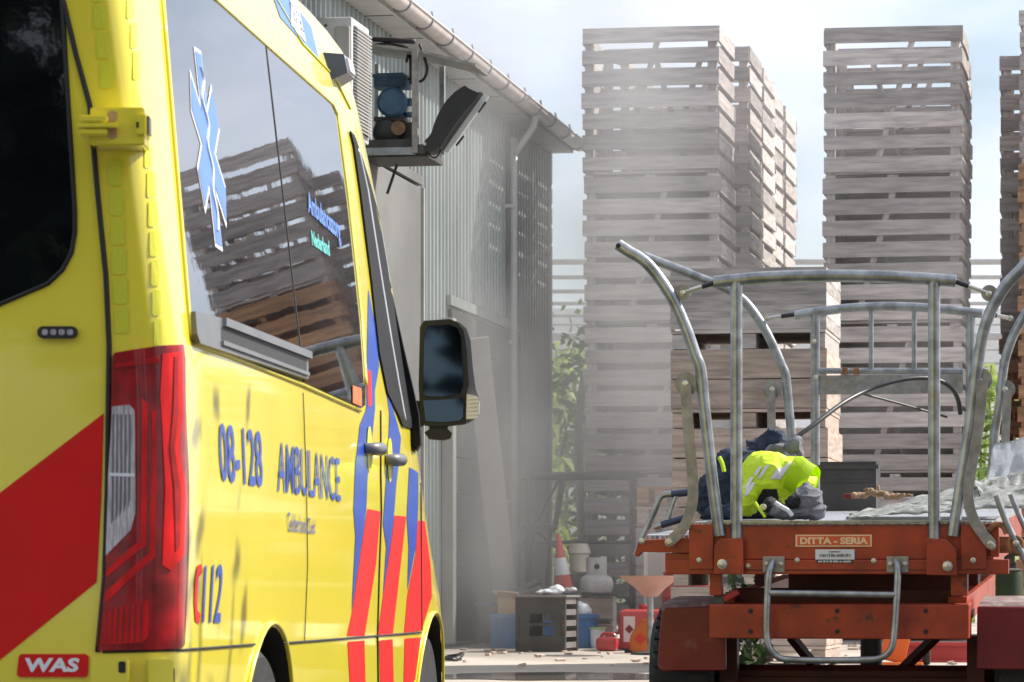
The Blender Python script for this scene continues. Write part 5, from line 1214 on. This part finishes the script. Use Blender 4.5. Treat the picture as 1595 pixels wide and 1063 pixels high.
for i, (x, d, h) in enumerate(((862, 39, 2.9), (878, 41, 3.1), (895, 40, 2.8), (912, 42, 3.2), (868, 44, 3.4), (900, 45, 3.3))): maize(x, d, h, 40+i, 'tall pale green leafy plant '+ww[i])
ww = ['right of the centre tower', 'left of the right edge tower', 'far behind the gap left of the right edge tower', 'behind the centre tower right side']
for i, (x, d, h) in enumerate(((1530, 40, 2.7), (1548, 42, 2.9), (1538, 45, 3.2), (1515, 43, 3.0))): maize(x, d, h, 60+i, 'tall pale green leafy plant '+ww[i])
for i, x in enumerate((1240, 1268)): maize(x, 41, 2.2, 70+i, 'pale leafy plant seen through the gap between the towers, '+('left' if i == 0 else 'right')+' one')
for i, x in enumerate((930, 955, 985, 1015, 1045)): maize(x, 40.5+i*.4, 2.6, 80+i, ('first', 'second', 'third', 'fourth', 'fifth')[i]+' plant from the shed glimpsed through the tower slats')
# trunk in front of the plants
tk = thing('bare_trunk', 'slim bare tree trunk between shed corner and crate tower', 'tree', base(903, 37)); h = 2.6
obj('trunk', T([(0, 0, 0), (.03, 0, h*.4), (-.02, .03, h*.75), (.04, 0, h)], lambda t: .07*(1-.5*t), 8, 4), 'bark', tk, smooth=True)
obj('limb', T([(.0, 0, h*.7), (.2, .1, h*.95)], .02, 6, 2), 'bark', tk); leafobj('crown', leaves(220, lambda r: (r.gauss(.05, .25), r.gauss(0, .25), h+r.gauss(.05, .28)), .07, 2, 9), 'leaf_light', tk)
# greenhouse / tunnel frame on the skyline: horizontal beams before pale film
DG = 62.0
gh = thing('greenhouse', 'pale film greenhouse with horizontal grey beams beyond the yard', 'greenhouse', base(1200, DG)); 
for y, r in ((408, .055), (432, .04), (454, .04), (473, .035), (492, .03), (506, .02), (524, .07), (545, .02), (566, .03), (583, .03)):
    z = P(0, y, DG).z-gh.location.z; obj('beam', T([(-6, 0, z), (9, 0, z)], r, 8, 1), 'beam_grey', gh)
ztop = P(0, 478, DG).z-gh.location.z
for k in range(6): obj('post', T([(-5.5+2.8*k, .1, 0), (-5.5+2.8*k, .1, P(0, 405, DG).z-gh.location.z)], .05, 8, 1), 'beam_grey', gh)
obj('film_wall', B((1.5, .4, ztop/2), (15, .02, ztop)), 'film_white', gh)
for k in range(16): obj('film_clip', B((-5.8+k*1.0, .36, ztop), (.03, .05, .06)), 'beam_grey', gh)

# ------------------------------------------------------------------ trees: beside the ambulance (leaf shadows) and behind the camera (mirrored)
def tree(x, y, h, r, n, m, label, seed, ls=.12, zc=None, squash=.8, dense=1):
    rr = random.Random(seed); o = thing('tree', label, 'tree', (x, y, gz(y))); zc = zc or h*.62
    obj('trunk', T([(0, 0, 0), (.04*h/4, 0, h*.3), (-.03*h/4, .02, h*.6), (.02, 0, h*.9)], lambda t: (.035*h)*(1-.8*t), 8, 4), 'bark', o, smooth=True)
    cl_ = []
    for k in range(16):
        a = rr.uniform(0, 2*PI); e = rr.uniform(-.7, 1); q_ = rr.uniform(.45, 1)*r
        c = Vector((math.cos(a)*q_*math.sqrt(max(0, 1-e*e*.6)), math.sin(a)*q_*math.sqrt(max(0, 1-e*e*.6)), zc+e*r*squash)); cl_.append((c, r*rr.uniform(.22, .42)))
        obj('limb', T([(0, 0, zc*.55+.2*k/16), c*.5+Vector((0, 0, zc*.3)), c], lambda t: .012*h*(1-.8*t), 5, 3), 'bark', o)
    def fn(q):
        c, s = q.choice(cl_); return (c.x+q.gauss(0, s*.55), c.y+q.gauss(0, s*.55), c.z+q.gauss(0, s*.5))
    leafobj('crown', leaves(n, fn, ls, 1.7, seed), m, o); return o
st_ = sun_dir*5.0
tc_ = Vector((-.62, 9.0, .25))+st_
tree(tc_.x+.1, tc_.y, tc_.z+.5-gz(9), .62, 80, 'leaf_light', 'small sparse tree right of the ambulance outside the frame', 3, .075, zc=tc_.z+.2)
for i, (x, y, h, r) in enumerate(((-5.0, -8, 10, 3.4), (0.5, -10, 12, 3.8), (5.5, -9, 10.5, 3.4), (-10.5, -10, 12, 4), (11, -11, 12, 4), (-4, -17, 15, 5), (4.5, -17, 15, 5))):
    tree(x, y, h, r, 3400, 'leaf_dark', ('first', 'second', 'third', 'fourth', 'fifth', 'sixth', 'seventh')[i]+' dark tree of the row behind the camera', 30+i, .34, zc=h*.55, squash=1.0)

# ------------------------------------------------------------------ dust and smoke drifting between shed and crate towers
def smoke(name, label, c, r, dens, col, seed, sc=1.6, aniso=.2):
    m = bpy.data.materials.new(name+'_air'); m.use_nodes = True; t = m.node_tree; t.nodes.clear(); N = t.nodes; L = t.links
    o_ = N.new('ShaderNodeOutputMaterial'); v = N.new('ShaderNodeVolumePrincipled'); L.new(v.outputs[0], o_.inputs['Volume'])
    v.inputs['Color'].default_value = (*col, 1); v.inputs['Anisotropy'].default_value = aniso
    tc = N.new('ShaderNodeTexCoord'); g = N.new('ShaderNodeTexGradient'); g.gradient_type = 'SPHERICAL'; L.new(tc.outputs['Object'], g.inputs['Vector'])
    mp = N.new('ShaderNodeMapping'); mp.inputs['Location'].default_value = (seed, seed*.7, 0); mp.inputs['Scale'].default_value = (1, 1, .8); L.new(tc.outputs['Object'], mp.inputs['Vector'])
    n = N.new('ShaderNodeTexNoise'); n.inputs['Scale'].default_value = sc; n.inputs['Detail'].default_value = 4; L.new(mp.outputs[0], n.inputs['Vector'])
    r_ = N.new('ShaderNodeMapRange'); r_.inputs['From Min'].default_value = .40; r_.inputs['From Max'].default_value = .64; L.new(n.outputs['Fac'], r_.inputs['Value'])
    g2 = N.new('ShaderNodeMapRange'); g2.interpolation_type = 'SMOOTHSTEP'; g2.inputs['From Max'].default_value = .55; L.new(g.outputs['Fac'], g2.inputs['Value'])
    a = N.new('ShaderNodeMath'); a.operation = 'MULTIPLY'; L.new(r_.outputs[0], a.inputs[0]); L.new(g2.outputs[0], a.inputs[1])
    b = N.new('ShaderNodeMath'); b.operation = 'MULTIPLY'; b.inputs[1].default_value = dens; L.new(a.outputs[0], b.inputs[0]); L.new(b.outputs[0], v.inputs['Density'])
    bm = new(); bmesh.ops.create_icosphere(bm, subdivisions=3, radius=1)
    o = obj(name, bm, m); o.location = c; o.scale = r; o['kind'] = 'stuff'; o['label'] = label
    return o
smoke('smoke', 'thin grey smoke drifting between the shed and the crate towers', (.15, 30.2, 2.7), (2.7, 4.2, 4.4), .38, (.60, .60, .61), 1.3, sc=2.1)
smoke('low_smoke', 'denser grey smoke low along the shed wall', (-.60, 29.2, 1.2), (1.15, 3.4, 2.4), .55, (.55, .55, .55), 4.1)

smoke('thin_smoke', 'faint pale smoke before the right of centre crate tower', (2.6, 28.9, 3.6), (2.0, 2.2, 2.8), .13, (.62, .62, .64), 7.7)
